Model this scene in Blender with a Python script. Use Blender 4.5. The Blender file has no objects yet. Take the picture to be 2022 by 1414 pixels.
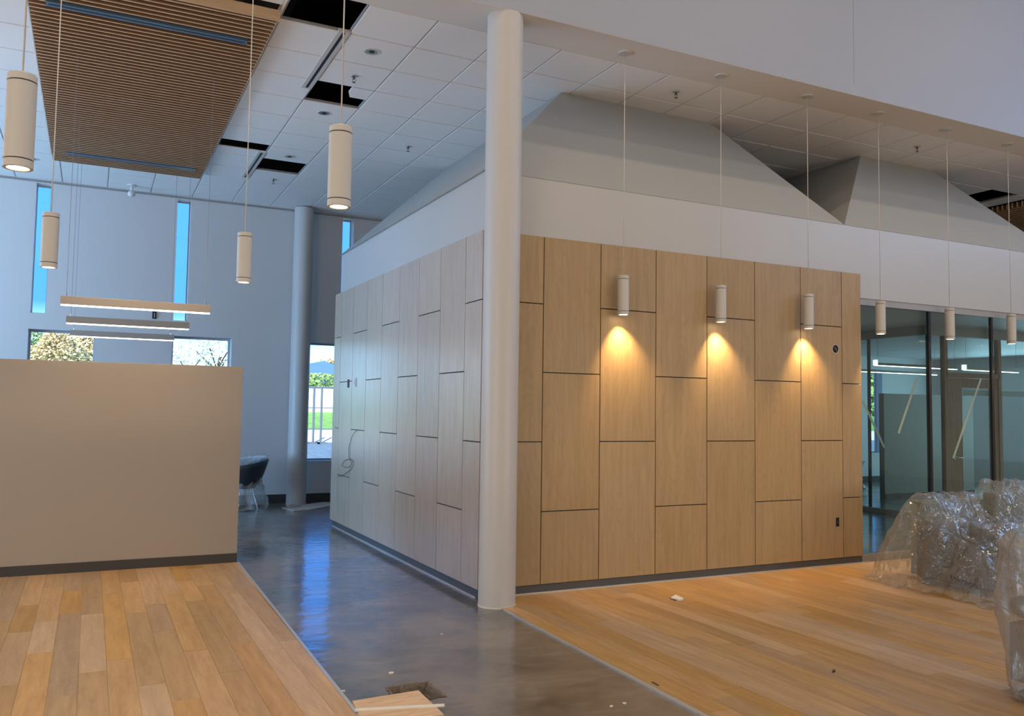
import bpy, bmesh, math, random
from mathutils import Vector, Matrix, noise
from mathutils.bvhtree import BVHTree
random.seed(7)
PI = math.pi
S = bpy.context.scene
COL = S.collection

# ------------------------------------------------------------------ camera
F, CX, CY, EYE = 1673.0, 1011.0, 707.0, 1.65
ROT = Matrix(((0.8954918, -0.0400269, -0.4432745), (-0.4448426, -0.0481013, -0.8943161), (0.0144747, 0.9980401, -0.0608799)))
cam_data = bpy.data.cameras.new('camera')
cam_data.sensor_width = 36.0
cam_data.lens = F / 2022.0 * 36.0
cam_data.clip_end = 400
cam = bpy.data.objects.new('camera', cam_data)
COL.objects.link(cam)
cam.matrix_world = Matrix.Translation((0, 0, EYE)) @ ROT.to_4x4()
S.camera = cam
EYEV = Vector((0, 0, EYE))


def on(x, y, ax, val):
    """world point seen at pixel (x, y) on the plane  axis = val"""
    r = ROT @ Vector(((x - CX) / F, -(y - CY) / F, -1.0))
    i = 'XYZ'.index(ax)
    return EYEV + r * ((val - EYEV[i]) / r[i])


def proj(p):
    c = ROT.transposed() @ (Vector(p) - EYEV)
    if c.z > -0.1:
        return (-9999, -9999)
    return (CX + F * c.x / -c.z, CY - F * c.y / -c.z)


def in_view(p, m=260):
    x, y = proj(p)
    return -m < x < 2022 + m and -m < y < 1414 + m


# ------------------------------------------------------------------ exposure, world, sun, big lights
S.view_settings.view_transform = 'Standard'
S.view_settings.look = 'None'
S.view_settings.gamma = 1.0
S.view_settings.use_curve_mapping = False
S.view_settings.exposure = -0.22
S.cycles.use_denoising = True
S.cycles.max_bounces = 8
S.cycles.diffuse_bounces = 4
S.cycles.glossy_bounces = 4
S.cycles.transparent_max_bounces = 16
S.cycles.sample_clamp_indirect = 4.0
S.cycles.caustics_reflective = False
S.cycles.caustics_refractive = False

W = bpy.data.worlds.new('daylight_sky')
S.world = W
W.use_nodes = True
wn, wl = W.node_tree.nodes, W.node_tree.links
wn.clear()
w_out = wn.new('ShaderNodeOutputWorld')
w_bg = wn.new('ShaderNodeBackground')
w_tc = wn.new('ShaderNodeTexCoord')
w_sep = wn.new('ShaderNodeSeparateXYZ')
w_ramp = wn.new('ShaderNodeValToRGB')
wl.new(w_tc.outputs['Generated'], w_sep.inputs[0])
wl.new(w_sep.outputs['Z'], w_ramp.inputs[0])
els = w_ramp.color_ramp.elements
els[0].position = 0.0
els[0].color = (0.62, 0.85, 1.0, 1)
els[1].position = 0.60
els[1].color = (0.02, 0.09, 0.30, 1)
e = els.new(0.055)
e.color = (0.42, 0.70, 0.95, 1)
e = els.new(0.105)
e.color = (0.046, 0.20, 0.58, 1)
e = els.new(0.30)
e.color = (0.046, 0.20, 0.62, 1)
wl.new(w_ramp.outputs[0], w_bg.inputs[0])
w_bg.inputs[1].default_value = 4.0
wl.new(w_bg.outputs[0], w_out.inputs[0])


def light(name, kind, loc, energy, color, direction=None, **kw):
    d = bpy.data.lights.new(name, kind)
    d.energy = energy
    d.color = color
    for k, v in kw.items():
        setattr(d, k, v)
    o = bpy.data.objects.new(name, d)
    COL.objects.link(o)
    o.location = loc
    if direction is not None:
        o.rotation_euler = Vector(direction).to_track_quat('-Z', 'Y').to_euler()
    return o


def area(name, loc, direction, sx, sy, energy, color):
    return light(name, 'AREA', loc, energy, color, direction, shape='RECTANGLE', size=sx, size_y=sy)


light('sun', 'SUN', (0, 0, 30), 15.0, (1.0, 0.95, 0.85), (0.35, 0.75, -0.75), angle=0.01)
# added warm disk lights below the high ceiling, unseen, for fill and glints
for lx in (-3.5, 0.5, 4.5, 8.5, 12.5):
    for ly in (-5.0, -1.5, 1.5, 3.8):
        light('atrium_fill', 'AREA', (lx, ly, 8.05), 30, (1.0, 0.80, 0.58), (0, 0, -1), shape='DISK', size=0.3)
area('rear_fill', (2.0, -8.8, 2.6), (0, 1, 0.30), 16, 4.5, 170, (0.92, 0.95, 1.0))  # added panel light, unseen, brightens surfaces facing the camera
area('clerestory_daylight', (17.5, 1.0, 6.6), (-1, 0.30, 0.0), 10, 2.2, 360, (0.30, 0.55, 1.0))
area('left_ceiling_fill', (-6.6, 8.8, 1.3), (1, 0.0, 0.95), 3.6, 2.0, 270, (1.0, 0.90, 0.78))  # added warm light, unseen, lifts the hung ceiling from the left
area('right_ceiling_fill', (11.0, -8.8, 1.1), (0, 1, 0.55), 6, 1.8, 430, (1.0, 0.88, 0.74))  # unseen warm fill at the rear, added to brighten the right ceiling
area('left_hall_daylight', (-6.5, 11.8, 1.9), (1, 0.0, 0.30), 5.4, 3.2, 720, (0.25, 0.57, 1.0))
area('left_front_fill', (-6.8, 0.5, 2.0), (1, 0.60, 0.12), 9, 3.4, 430, (1.0, 0.87, 0.72))  # invented area light for the soffit, side panels and column
area('glazed_room_fill', (19.6, 10.8, 1.7), (-1, 0, 0), 6, 2.2, 190, (0.52, 0.80, 1.0))  # unseen fill added to lift the room behind the glass


# ------------------------------------------------------------------ materials
MATS = {}


def new_mat(name):
    m = bpy.data.materials.new(name)
    m.use_nodes = True
    nt = m.node_tree
    b = nt.nodes['Principled BSDF']
    MATS[name] = m
    return m, nt, b


def plain(name, rgb, rough=0.6, metal=0.0, bump=0.0, bscale=60, var=0.0, spec=0.5, emit=None, es=0.0):
    m, nt, b = new_mat(name)
    b.inputs['Base Color'].default_value = (*rgb, 1)
    b.inputs['Roughness'].default_value = rough
    b.inputs['Metallic'].default_value = metal
    b.inputs['Specular IOR Level'].default_value = spec
    if emit:
        b.inputs['Emission Color'].default_value = (*emit, 1)
        b.inputs['Emission Strength'].default_value = es
    if bump or var:
        g = nt.nodes.new('ShaderNodeNewGeometry')
        n = nt.nodes.new('ShaderNodeTexNoise')
        n.inputs['Scale'].default_value = bscale
        n.inputs['Detail'].default_value = 3
        nt.links.new(g.outputs['Position'], n.inputs['Vector'])
        if bump:
            bp = nt.nodes.new('ShaderNodeBump')
            bp.inputs['Strength'].default_value = bump
            bp.inputs['Distance'].default_value = 0.01
            nt.links.new(n.outputs['Fac'], bp.inputs['Height'])
            nt.links.new(bp.outputs[0], b.inputs['Normal'])
        if var:
            r = nt.nodes.new('ShaderNodeValToRGB')
            r.color_ramp.elements[0].position = 0.3
            r.color_ramp.elements[1].position = 0.7
            r.color_ramp.elements[0].color = (*[c * (1 - var) for c in rgb], 1)
            r.color_ramp.elements[1].color = (*[min(1, c * (1 + var)) for c in rgb], 1)
            nt.links.new(n.outputs['Fac'], r.inputs[0])
            nt.links.new(r.outputs[0], b.inputs['Base Color'])
    return m


def wood(name, dark, light_, along, rough=0.4, stretch=14, scale=2.2, tone=0.14, coat=0.0, cathedral=0.5, spec=0.4, lo=0.28, hi=0.62):
    """oak / maple grain running along one world axis; each board gets its own tone"""
    m, nt, b = new_mat(name)
    N, L = nt.nodes, nt.links
    g = N.new('ShaderNodeNewGeometry')
    oi = N.new('ShaderNodeObjectInfo')
    mul = N.new('ShaderNodeMath')
    mul.operation = 'MULTIPLY'
    mul.inputs[1].default_value = 57.0
    L.new(oi.outputs['Random'], mul.inputs[0])
    cmb = N.new('ShaderNodeCombineXYZ')
    for i in range(3):
        L.new(mul.outputs[0], cmb.inputs[i])
    add = N.new('ShaderNodeVectorMath')
    add.operation = 'ADD'
    L.new(g.outputs['Position'], add.inputs[0])
    L.new(cmb.outputs[0], add.inputs[1])
    mp = N.new('ShaderNodeMapping')
    sc = [stretch, stretch, stretch]
    sc['XYZ'.index(along)] = 1.0
    mp.inputs['Scale'].default_value = sc
    L.new(add.outputs[0], mp.inputs[0])
    n1 = N.new('ShaderNodeTexNoise')
    n1.inputs['Scale'].default_value = scale
    n1.inputs['Detail'].default_value = 6
    n1.inputs['Roughness'].default_value = 0.65
    L.new(mp.outputs[0], n1.inputs['Vector'])
    # cathedral figure
    mp2 = N.new('ShaderNodeMapping')
    s2 = [3.2, 3.2, 3.2]
    s2['XYZ'.index(along)] = 0.55
    mp2.inputs['Scale'].default_value = s2
    L.new(add.outputs[0], mp2.inputs[0])
    n2 = N.new('ShaderNodeTexNoise')
    n2.inputs['Scale'].default_value = 1.0
    n2.inputs['Detail'].default_value = 1.5
    L.new(mp2.outputs[0], n2.inputs['Vector'])
    m18 = N.new('ShaderNodeMath')
    m18.operation = 'MULTIPLY'
    m18.inputs[1].default_value = 26.0
    L.new(n2.outputs['Fac'], m18.inputs[0])
    fr = N.new('ShaderNodeMath')
    fr.operation = 'FRACT'
    L.new(m18.outputs[0], fr.inputs[0])
    pw = N.new('ShaderNodeMath')
    pw.operation = 'POWER'
    pw.inputs[1].default_value = 3.0
    L.new(fr.outputs[0], pw.inputs[0])
    sc2 = N.new('ShaderNodeMath')
    sc2.operation = 'MULTIPLY'
    sc2.inputs[1].default_value = -0.22 * cathedral
    L.new(pw.outputs[0], sc2.inputs[0])
    ad = N.new('ShaderNodeMath')
    ad.operation = 'ADD'
    L.new(n1.outputs['Fac'], ad.inputs[0])
    L.new(sc2.outputs[0], ad.inputs[1])
    r = N.new('ShaderNodeValToRGB')
    r.color_ramp.elements[0].position = lo
    r.color_ramp.elements[1].position = hi
    r.color_ramp.elements[0].color = (*dark, 1)
    r.color_ramp.elements[1].color = (*light_, 1)
    L.new(ad.outputs[0], r.inputs[0])
    hv = N.new('ShaderNodeHueSaturation')
    mr = N.new('ShaderNodeMapRange')
    mr.inputs['To Min'].default_value = 1 - tone
    mr.inputs['To Max'].default_value = 1 + tone
    L.new(oi.outputs['Random'], mr.inputs['Value'])
    L.new(mr.outputs[0], hv.inputs['Value'])
    f2 = N.new('ShaderNodeMath')
    f2.operation = 'FRACT'
    m7 = N.new('ShaderNodeMath')
    m7.operation = 'MULTIPLY'
    m7.inputs[1].default_value = 7.3
    L.new(oi.outputs['Random'], m7.inputs[0])
    L.new(m7.outputs[0], f2.inputs[0])
    mr2 = N.new('ShaderNodeMapRange')
    mr2.inputs['To Min'].default_value = 1 - tone
    mr2.inputs['To Max'].default_value = 1 + tone
    L.new(f2.outputs[0], mr2.inputs['Value'])
    L.new(mr2.outputs[0], hv.inputs['Saturation'])
    L.new(r.outputs[0], hv.inputs['Color'])
    L.new(hv.outputs[0], b.inputs['Base Color'])
    b.inputs['Roughness'].default_value = rough
    b.inputs['Specular IOR Level'].default_value = spec
    b.inputs['Coat Weight'].default_value = coat
    b.inputs['Coat Roughness'].default_value = 0.25
    bp = N.new('ShaderNodeBump')
    bp.inputs['Strength'].default_value = 0.06
    bp.inputs['Distance'].default_value = 0.004
    L.new(n1.outputs['Fac'], bp.inputs['Height'])
    L.new(bp.outputs[0], b.inputs['Normal'])
    return m


def glass(name, tint, refl=1.0, rough=0.0):
    m = bpy.data.materials.new(name)
    m.use_nodes = True
    N, L = m.node_tree.nodes, m.node_tree.links
    N.clear()
    out = N.new('ShaderNodeOutputMaterial')
    t = N.new('ShaderNodeBsdfTransparent')
    t.inputs[0].default_value = (*tint, 1)
    gl = N.new('ShaderNodeBsdfGlossy')
    gl.inputs['Roughness'].default_value = rough
    gl.inputs[0].default_value = (refl, refl, refl, 1)
    lw = N.new('ShaderNodeLayerWeight')
    lw.inputs[0].default_value = 0.5
    pw = N.new('ShaderNodeMath')
    pw.operation = 'POWER'
    pw.inputs[1].default_value = 5.0
    L.new(lw.outputs['Facing'], pw.inputs[0])
    fz = N.new('ShaderNodeMapRange')
    fz.inputs['To Min'].default_value = 0.035
    fz.inputs['To Max'].default_value = 0.9
    L.new(pw.outputs[0], fz.inputs['Value'])
    mx = N.new('ShaderNodeMixShader')
    L.new(fz.outputs[0], mx.inputs[0])
    L.new(t.outputs[0], mx.inputs[1])
    L.new(gl.outputs[0], mx.inputs[2])
    L.new(mx.outputs[0], out.inputs[0])
    MATS[name] = m
    return m


def plastic_film(name, haze, col=(0.8, 0.82, 0.82), rough=0.07, scale=9, bump=0.8):
    m = bpy.data.materials.new(name)
    m.use_nodes = True
    N, L = m.node_tree.nodes, m.node_tree.links
    N.clear()
    out = N.new('ShaderNodeOutputMaterial')
    t = N.new('ShaderNodeBsdfTransparent')
    t.inputs[0].default_value = (0.93, 0.94, 0.94, 1)
    df = N.new('ShaderNodeBsdfDiffuse')
    df.inputs[0].default_value = (*col, 1)
    gl = N.new('ShaderNodeBsdfGlossy')
    gl.inputs['Roughness'].default_value = rough
    g = N.new('ShaderNodeNewGeometry')
    vo = N.new('ShaderNodeTexVoronoi')
    vo.feature = 'SMOOTH_F1'
    vo.inputs['Scale'].default_value = scale
    ns = N.new('ShaderNodeTexNoise')
    ns.inputs['Scale'].default_value = scale * 0.7
    ns.inputs['Detail'].default_value = 3
    ns.inputs['Distortion'].default_value = 1.6
    L.new(g.outputs['Position'], ns.inputs['Vector'])
    mxv = N.new('ShaderNodeMixRGB')
    mxv.inputs[0].default_value = 0.35
    L.new(g.outputs['Position'], mxv.inputs[1])
    L.new(ns.outputs['Color'], mxv.inputs[2])
    L.new(mxv.outputs[0], vo.inputs['Vector'])
    ad = N.new('ShaderNodeMath')
    ad.operation = 'ADD'
    L.new(vo.outputs['Distance'], ad.inputs[0])
    L.new(ns.outputs['Fac'], ad.inputs[1])
    bp = N.new('ShaderNodeBump')
    bp.inputs['Strength'].default_value = bump
    bp.inputs['Distance'].default_value = 0.05
    L.new(ad.outputs[0], bp.inputs['Height'])
    L.new(bp.outputs[0], gl.inputs['Normal'])
    lw = N.new('ShaderNodeLayerWeight')
    lw.inputs[0].default_value = 0.35
    L.new(bp.outputs[0], lw.inputs['Normal'])
    m1 = N.new('ShaderNodeMixShader')
    m1.inputs[0].default_value = haze
    L.new(t.outputs[0], m1.inputs[1])
    L.new(df.outputs[0], m1.inputs[2])
    mr = N.new('ShaderNodeMapRange')
    mr.inputs['To Min'].default_value = 0.05
    mr.inputs['To Max'].default_value = 0.55
    L.new(lw.outputs['Facing'], mr.inputs['Value'])
    m2 = N.new('ShaderNodeMixShader')
    L.new(mr.outputs[0], m2.inputs[0])
    L.new(m1.outputs[0], m2.inputs[1])
    L.new(gl.outputs[0], m2.inputs[2])
    L.new(m2.outputs[0], out.inputs[0])
    MATS[name] = m
    return m


plain('white_paint', (0.66, 0.66, 0.67), 0.5, bump=0.02, bscale=180)
plain('upper_daylight_tint', (0.36, 0.395, 0.475), 0.5, bump=0.02, bscale=180)  # white wall; its dim blue daylight is put into the colour
plain('satin_white', (0.50, 0.50, 0.49), 0.32, bump=0.015, bscale=120, spec=0.5)
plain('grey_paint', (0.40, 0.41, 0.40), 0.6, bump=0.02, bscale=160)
plain('partition_paint', (0.36, 0.32, 0.275), 0.45, bump=0.015, bscale=150)
plain('column_paint', (0.55, 0.54, 0.53), 0.4, bump=0.04, bscale=30)
plain('tile', (0.82, 0.79, 0.76), 0.9, bump=0.15, bscale=260, var=0.02)
plain('tee_bar', (0.30, 0.30, 0.30), 0.6)
plain('drywall', (0.72, 0.68, 0.63), 0.75)
plain('void', (0.012, 0.011, 0.01), 0.9)
plain('duct', (0.10, 0.10, 0.10), 0.5, metal=0.6)
plain('base_rubber', (0.045, 0.042, 0.042), 0.5)
plain('base_metal', (0.07, 0.075, 0.08), 0.35)
plain('edge_metal', (0.62, 0.60, 0.56), 0.3, metal=0.5)
plain('fixture_white', (0.56, 0.54, 0.50), 0.45)
plain('fixture_line', (0.03, 0.03, 0.03), 0.6)
plain('cord_white', (0.66, 0.62, 0.56), 0.5)
plain('wire_grey', (0.25, 0.26, 0.27), 0.4)
plain('lens_warm', (1, 0.9, 0.7), 0.5, emit=(1.0, 0.80, 0.50), es=6.0)
plain('lens_bright', (1, 0.9, 0.7), 0.5, emit=(1.0, 0.82, 0.52), es=22.0)
plain('strip_lens', (1, 1, 1), 0.5, emit=(1.0, 0.92, 0.78), es=5.0)
plain('strip_end', (1, 1, 1), 0.5, emit=(1.0, 0.95, 0.85), es=2.2)
plain('reflector', (0.55, 0.50, 0.42), 0.25, metal=0.9)
plain('chrome', (0.6, 0.6, 0.6), 0.2, metal=1.0)
plain('steel_dark', (0.10, 0.10, 0.10), 0.35, metal=0.7)
plain('diffuser_blue', (0.10, 0.16, 0.22), 0.35, metal=0.3)
plain('black', (0.01, 0.01, 0.012), 0.5)
plain('mullion', (0.012, 0.011, 0.011), 0.4)
plain('frame_alu', (0.38, 0.35, 0.31), 0.4, metal=0.3)
plain('window_frame', (0.50, 0.52, 0.55), 0.4)
plain('plastic_white', (0.7, 0.7, 0.68), 0.4)
plain('cardboard', (0.52, 0.45, 0.38), 0.8, var=0.08, bscale=12)
plain('tape', (0.27, 0.35, 0.29), 0.6)
plain('frost', (0.62, 0.68, 0.72), 0.7)
plain('upholstery', (0.035, 0.037, 0.04), 0.8, bump=0.2, bscale=300)
plain('upholstery_grey', (0.15, 0.175, 0.165), 0.8, bump=0.2, bscale=300)
plain('leather_dark', (0.035, 0.05, 0.07), 0.4)
plain('ink', (0.03, 0.03, 0.035), 0.6)
plain('chip', (0.75, 0.72, 0.66), 0.7)
plain('rough_concrete', (0.16, 0.13, 0.10), 0.95, bump=0.8, bscale=50, var=0.3)
plain('gravel', (0.10, 0.16, 0.22), 0.95, bump=0.5, bscale=6, var=0.3)
plain('asphalt', (0.72, 0.70, 0.66), 0.9)
plain('grass', (0.14, 0.30, 0.06), 0.95, var=0.3, bscale=3)
plain('leaf_green', (0.26, 0.38, 0.20), 0.8, var=0.3, bscale=2)
plain('leaf_hedge', (0.28, 0.42, 0.12), 0.8, var=0.35, bscale=2)
plain('leaf_pale', (0.75, 0.78, 0.68), 0.8, var=0.2, bscale=2)
plain('leaf_orange', (0.70, 0.55, 0.30), 0.8, var=0.35, bscale=2)
plain('bark', (0.08, 0.06, 0.05), 0.9)
plain('picket_white', (0.8, 0.8, 0.8), 0.6)
plain('roof_blue', (0.08, 0.17, 0.30), 0.7)
plain('house_wall', (0.40, 0.43, 0.47), 0.8)
plain('fence_steel', (0.10, 0.13, 0.17), 0.5)
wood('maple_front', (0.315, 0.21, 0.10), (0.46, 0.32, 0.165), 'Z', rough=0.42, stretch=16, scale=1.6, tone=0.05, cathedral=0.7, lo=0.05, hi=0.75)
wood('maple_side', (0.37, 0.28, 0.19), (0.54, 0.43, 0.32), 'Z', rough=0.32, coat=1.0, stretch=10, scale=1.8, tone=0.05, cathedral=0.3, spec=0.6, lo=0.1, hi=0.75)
wood('oak_floor', (0.33, 0.19, 0.085), (0.59, 0.38, 0.185), 'Y', rough=0.38, stretch=10, scale=1.9, tone=0.17, cathedral=0.35, spec=0.45, lo=0.15, hi=0.75)
wood('slat_oak', (0.50, 0.34, 0.20), (0.66, 0.47, 0.30), 'X', rough=0.55, stretch=12, scale=2, tone=0.05, cathedral=0.2)
plain('slat_side_shaded', (0.24, 0.125, 0.055), 0.7)  # same oak, with the shade between slats put into the colour
plain('fixture_grey', (0.40, 0.37, 0.34), 0.5)
wood('door_wood', (0.24, 0.15, 0.09), (0.34, 0.22, 0.13), 'Z', rough=0.45, tone=0.02)
wood('plywood', (0.50, 0.33, 0.20), (0.70, 0.50, 0.33), 'X', rough=0.7, stretch=8, scale=2.5, tone=0.04)
glass('clear_glass', (0.93, 0.97, 1.0))
glass('teal_glass', (0.86, 0.93, 0.92), 1.0)
plastic_film('film_clear', 0.11, scale=7)
plastic_film('film_bag', 0.22, scale=12)
plastic_film('film_milky', 0.42, col=(0.42, 0.40, 0.37), rough=0.25, scale=5, bump=0.6)

# polished concrete
m, nt, b = new_mat('concrete')
N, L = nt.nodes, nt.links
g = N.new('ShaderNodeNewGeometry')
n1 = N.new('ShaderNodeTexNoise')
n1.inputs['Scale'].default_value = 1.3
n1.inputs['Detail'].default_value = 8
n1.inputs['Roughness'].default_value = 0.62
n1.inputs['Distortion'].default_value = 0.6
L.new(g.outputs['Position'], n1.inputs['Vector'])
r = N.new('ShaderNodeValToRGB')
r.color_ramp.elements[0].position = 0.36
r.color_ramp.elements[0].color = (0.050, 0.043, 0.036, 1)
r.color_ramp.elements[1].position = 0.70
r.color_ramp.elements[1].color = (0.26, 0.21, 0.165, 1)
L.new(n1.outputs['Fac'], r.inputs[0])
mp = N.new('ShaderNodeMapping')
mp.inputs['Rotation'].default_value = (0, 0, 0.5)
mp.inputs['Scale'].default_value = (3, 11, 1)
L.new(g.outputs['Position'], mp.inputs[0])
n2 = N.new('ShaderNodeTexNoise')
n2.inputs['Scale'].default_value = 1.0
n2.inputs['Detail'].default_value = 6
L.new(mp.outputs[0], n2.inputs['Vector'])
r2 = N.new('ShaderNodeValToRGB')
r2.color_ramp.elements[0].position = 0.56
r2.color_ramp.elements[0].color = (0, 0, 0, 1)
r2.color_ramp.elements[1].position = 0.80
r2.color_ramp.elements[1].color = (0.5, 0.5, 0.5, 1)
L.new(n2.outputs['Fac'], r2.inputs[0])
mx = N.new('ShaderNodeMixRGB')
L.new(r2.outputs[0], mx.inputs[0])
L.new(r.outputs[0], mx.inputs[1])
mx.inputs[2].default_value = (0.34, 0.30, 0.26, 1)
L.new(mx.outputs[0], b.inputs['Base Color'])
mr = N.new('ShaderNodeMapRange')
mr.inputs['To Min'].default_value = 0.20
mr.inputs['To Max'].default_value = 0.42
L.new(n1.outputs['Fac'], mr.inputs['Value'])
L.new(mr.outputs[0], b.inputs['Roughness'])
n3 = N.new('ShaderNodeTexNoise')
n3.inputs['Scale'].default_value = 9
n3.inputs['Detail'].default_value = 3
L.new(g.outputs['Position'], n3.inputs['Vector'])
bp = N.new('ShaderNodeBump')
bp.inputs['Strength'].default_value = 0.16
bp.inputs['Distance'].default_value = 0.02
L.new(n3.outputs['Fac'], bp.inputs['Height'])
L.new(bp.outputs[0], b.inputs['Normal'])
b.inputs['Specular IOR Level'].default_value = 0.6
b.inputs['Coat Weight'].default_value = 1.0
b.inputs['Coat IOR'].default_value = 1.7
b.inputs['Coat Roughness'].default_value = 0.10
L.new(bp.outputs[0], b.inputs['Coat Normal'])
cw = N.new('ShaderNodeMapRange')
cw.inputs['From Min'].default_value = 0.35
cw.inputs['From Max'].default_value = 0.65
cw.inputs['To Min'].default_value = 0.95
cw.inputs['To Max'].default_value = 0.50
L.new(n2.outputs['Fac'], cw.inputs['Value'])
L.new(cw.outputs[0], b.inputs['Coat Weight'])


# ------------------------------------------------------------------ mesh helpers
class MB:
    def __init__(s):
        s.v, s.f = [], []

    def poly(s, pts, faces):
        o = len(s.v)
        s.v += [tuple(p) for p in pts]
        s.f += [tuple(i + o for i in f) for f in faces]
        return s

    def box(s, x0, x1, y0, y1, z0, z1):
        if x0 > x1: x0, x1 = x1, x0
        if y0 > y1: y0, y1 = y1, y0
        if z0 > z1: z0, z1 = z1, z0
        return s.poly([(x0, y0, z0), (x1, y0, z0), (x1, y1, z0), (x0, y1, z0), (x0, y0, z1), (x1, y0, z1), (x1, y1, z1), (x0, y1, z1)],
                      [(0, 3, 2, 1), (4, 5, 6, 7), (0, 1, 5, 4), (1, 2, 6, 5), (2, 3, 7, 6), (3, 0, 4, 7)])

    def prism(s, pts, z0, z1):
        n = len(pts)
        return s.poly([(p[0], p[1], z0) for p in pts] + [(p[0], p[1], z1) for p in pts],
                      [tuple(reversed(range(n))), tuple(range(n, 2 * n))] + [(i, (i + 1) % n, n + (i + 1) % n, n + i) for i in range(n)])

    def lathe(s, prof, cx=0, cy=0, n=32, cap=True):
        pts, fs = [], []
        for r_, z in prof:
            for k in range(n):
                a = 2 * PI * k / n
                pts.append((cx + r_ * math.cos(a), cy + r_ * math.sin(a), z))
        for i in range(len(prof) - 1):
            for k in range(n):
                k2 = (k + 1) % n
                fs.append((i * n + k, i * n + k2, (i + 1) * n + k2, (i + 1) * n + k))
        if cap:
            fs.append(tuple(reversed(range(n))))
            fs.append(tuple(range((len(prof) - 1) * n, len(prof) * n)))
        return s.poly(pts, fs)

    def tube(s, pts, r_, n=8):
        pts = [Vector(p) for p in pts]
        P, fs = [], []
        for i, p in enumerate(pts):
            d = (pts[min(i + 1, len(pts) - 1)] - pts[max(i - 1, 0)]).normalized()
            a = d.orthogonal().normalized() if i == 0 else (a - d * a.dot(d)).normalized()
            c = d.cross(a)
            for k in range(n):
                t = 2 * PI * k / n
                P.append(p + a * math.cos(t) * r_ + c * math.sin(t) * r_)
        for i in range(len(pts) - 1):
            for k in range(n):
                k2 = (k + 1) % n
                fs.append((i * n + k, i * n + k2, (i + 1) * n + k2, (i + 1) * n + k))
        fs.append(tuple(reversed(range(n))))
        fs.append(tuple(range((len(pts) - 1) * n, len(pts) * n)))
        return s.poly(P, fs)

    def data(s, name, mat, smooth=False, bevel=0.0):
        me = bpy.data.meshes.new(name)
        me.from_pydata(s.v, [], s.f)
        me.update()
        if bevel:
            bm = bmesh.new()
            bm.from_mesh(me)
            bmesh.ops.bevel(bm, geom=list(bm.edges), offset=bevel, segments=2, profile=0.5, affect='EDGES')
            bm.to_mesh(me)
            bm.free()
        me.materials.append(MATS[mat])
        if smooth:
            for p in me.polygons:
                p.use_smooth = True
        return me

    def build(s, name, mat, parent=None, smooth=False, bevel=0.0, loc=None, rotz=0.0):
        o = bpy.data.objects.new(name, s.data(name, mat, smooth, bevel))
        COL.objects.link(o)
        if parent: o.parent = parent
        if loc is not None: o.location = loc
        if rotz: o.rotation_euler.z = rotz
        return o


def box(name, mat, x0, x1, y0, y1, z0, z1, parent=None, bevel=0.0):
    return MB().box(x0, x1, y0, y1, z0, z1).build(name, mat, parent, bevel=bevel)


def autosmooth(o, ang=35):
    me = o.data
    me.set_sharp_from_angle(angle=math.radians(ang))
    return o


def tag(o, label, cat, group=None):
    o['label'] = label
    o['category'] = cat
    if group: o['group'] = group
    return o


def struct(o):
    o['kind'] = 'structure'
    return o


def stuff(o):
    o['kind'] = 'stuff'
    return o


def empty(name, loc=(0, 0, 0)):
    o = bpy.data.objects.new(name, None)
    COL.objects.link(o)
    o.location = loc
    o.empty_display_size = 0.1
    return o


def copy_tree(o, parent=None):
    c = o.copy()
    COL.objects.link(c)
    if parent: c.parent = parent
    for ch in list(o.children):
        copy_tree(ch, c)
    return c


def copy_into(proto, parent, loc):
    c = proto.copy()
    COL.objects.link(c)
    c.parent = parent
    c.location = loc
    return c


# ------------------------------------------------------------------ key sizes
ZC = 5.10            # hung ceiling
YB = 14.87           # back wall face
YF = 6.783           # front cladding face
XL = 3.058           # side cladding face
YU0, YU1 = 6.41, 6.90   # drywall soffit
ZHI = 8.2


def edge_l(y): return 1.44 + (y - 9.35) * 0.0216


def edge_r(y): return 3.114 + (y - 6.32) * 0.0212


# ------------------------------------------------------------------ floor: polished concrete with a pit
PX0, PX1, PY0, PY1 = 1.63, 1.885, 4.62, 4.90
fl = MB()
xs = [-7, PX0, PX1, 20]
ys = [-9.2, PY0, PY1, 15.25]
for i in range(3):
    for j in range(3):
        if i == 1 and j == 1: continue
        fl.poly([(xs[i], ys[j], 0), (xs[i + 1], ys[j], 0), (xs[i + 1], ys[j + 1], 0), (xs[i], ys[j + 1], 0)], [(0, 1, 2, 3)])
fl.poly([(-7, -9.2, -0.2), (20, -9.2, -0.2), (20, 15.25, -0.2), (-7, 15.25, -0.2), (-7, -9.2, 0), (20, -9.2, 0), (20, 15.25, 0), (-7, 15.25, 0)],
        [(0, 3, 2, 1), (0, 1, 5, 4), (1, 2, 6, 5), (2, 3, 7, 6), (3, 0, 4, 7)])
floor = struct(fl.build('floor', 'concrete'))
# pit lining: chipped edge and sunken bed
pit = MB()
def ring_pts(inset, z, jit, n=10):
    x0, x1, y0, y1 = PX0 - inset, PX1 + inset, PY0 - inset, PY1 + inset
    pts = []
    cs = [(x0, y0), (x1, y0), (x1, y1), (x0, y1)]
    rr = random.Random(3)
    for k in range(4):
        a, c = cs[k], cs[(k + 1) % 4]
        for t in range(n):
            u = t / n
            pts.append((a[0] + (c[0] - a[0]) * u + rr.uniform(-jit, jit), a[1] + (c[1] - a[1]) * u + rr.uniform(-jit, jit), z))
    return pts
rings = [ring_pts(0.012, 0.003, 0.008), ring_pts(-0.004, 0.001, 0.005), ring_pts(-0.018, -0.05, 0.004), ring_pts(-0.03, -0.052, 0.004), ring_pts(-0.034, -0.11, 0.0)]
n = 40
pit.poly(sum(rings, []), [(i * n + k, i * n + (k + 1) % n, (i + 1) * n + (k + 1) % n, (i + 1) * n + k) for i in range(4) for k in range(n)] + [tuple(range(4 * n, 5 * n))])
pit.build('pit_lining', 'rough_concrete', floor)

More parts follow.
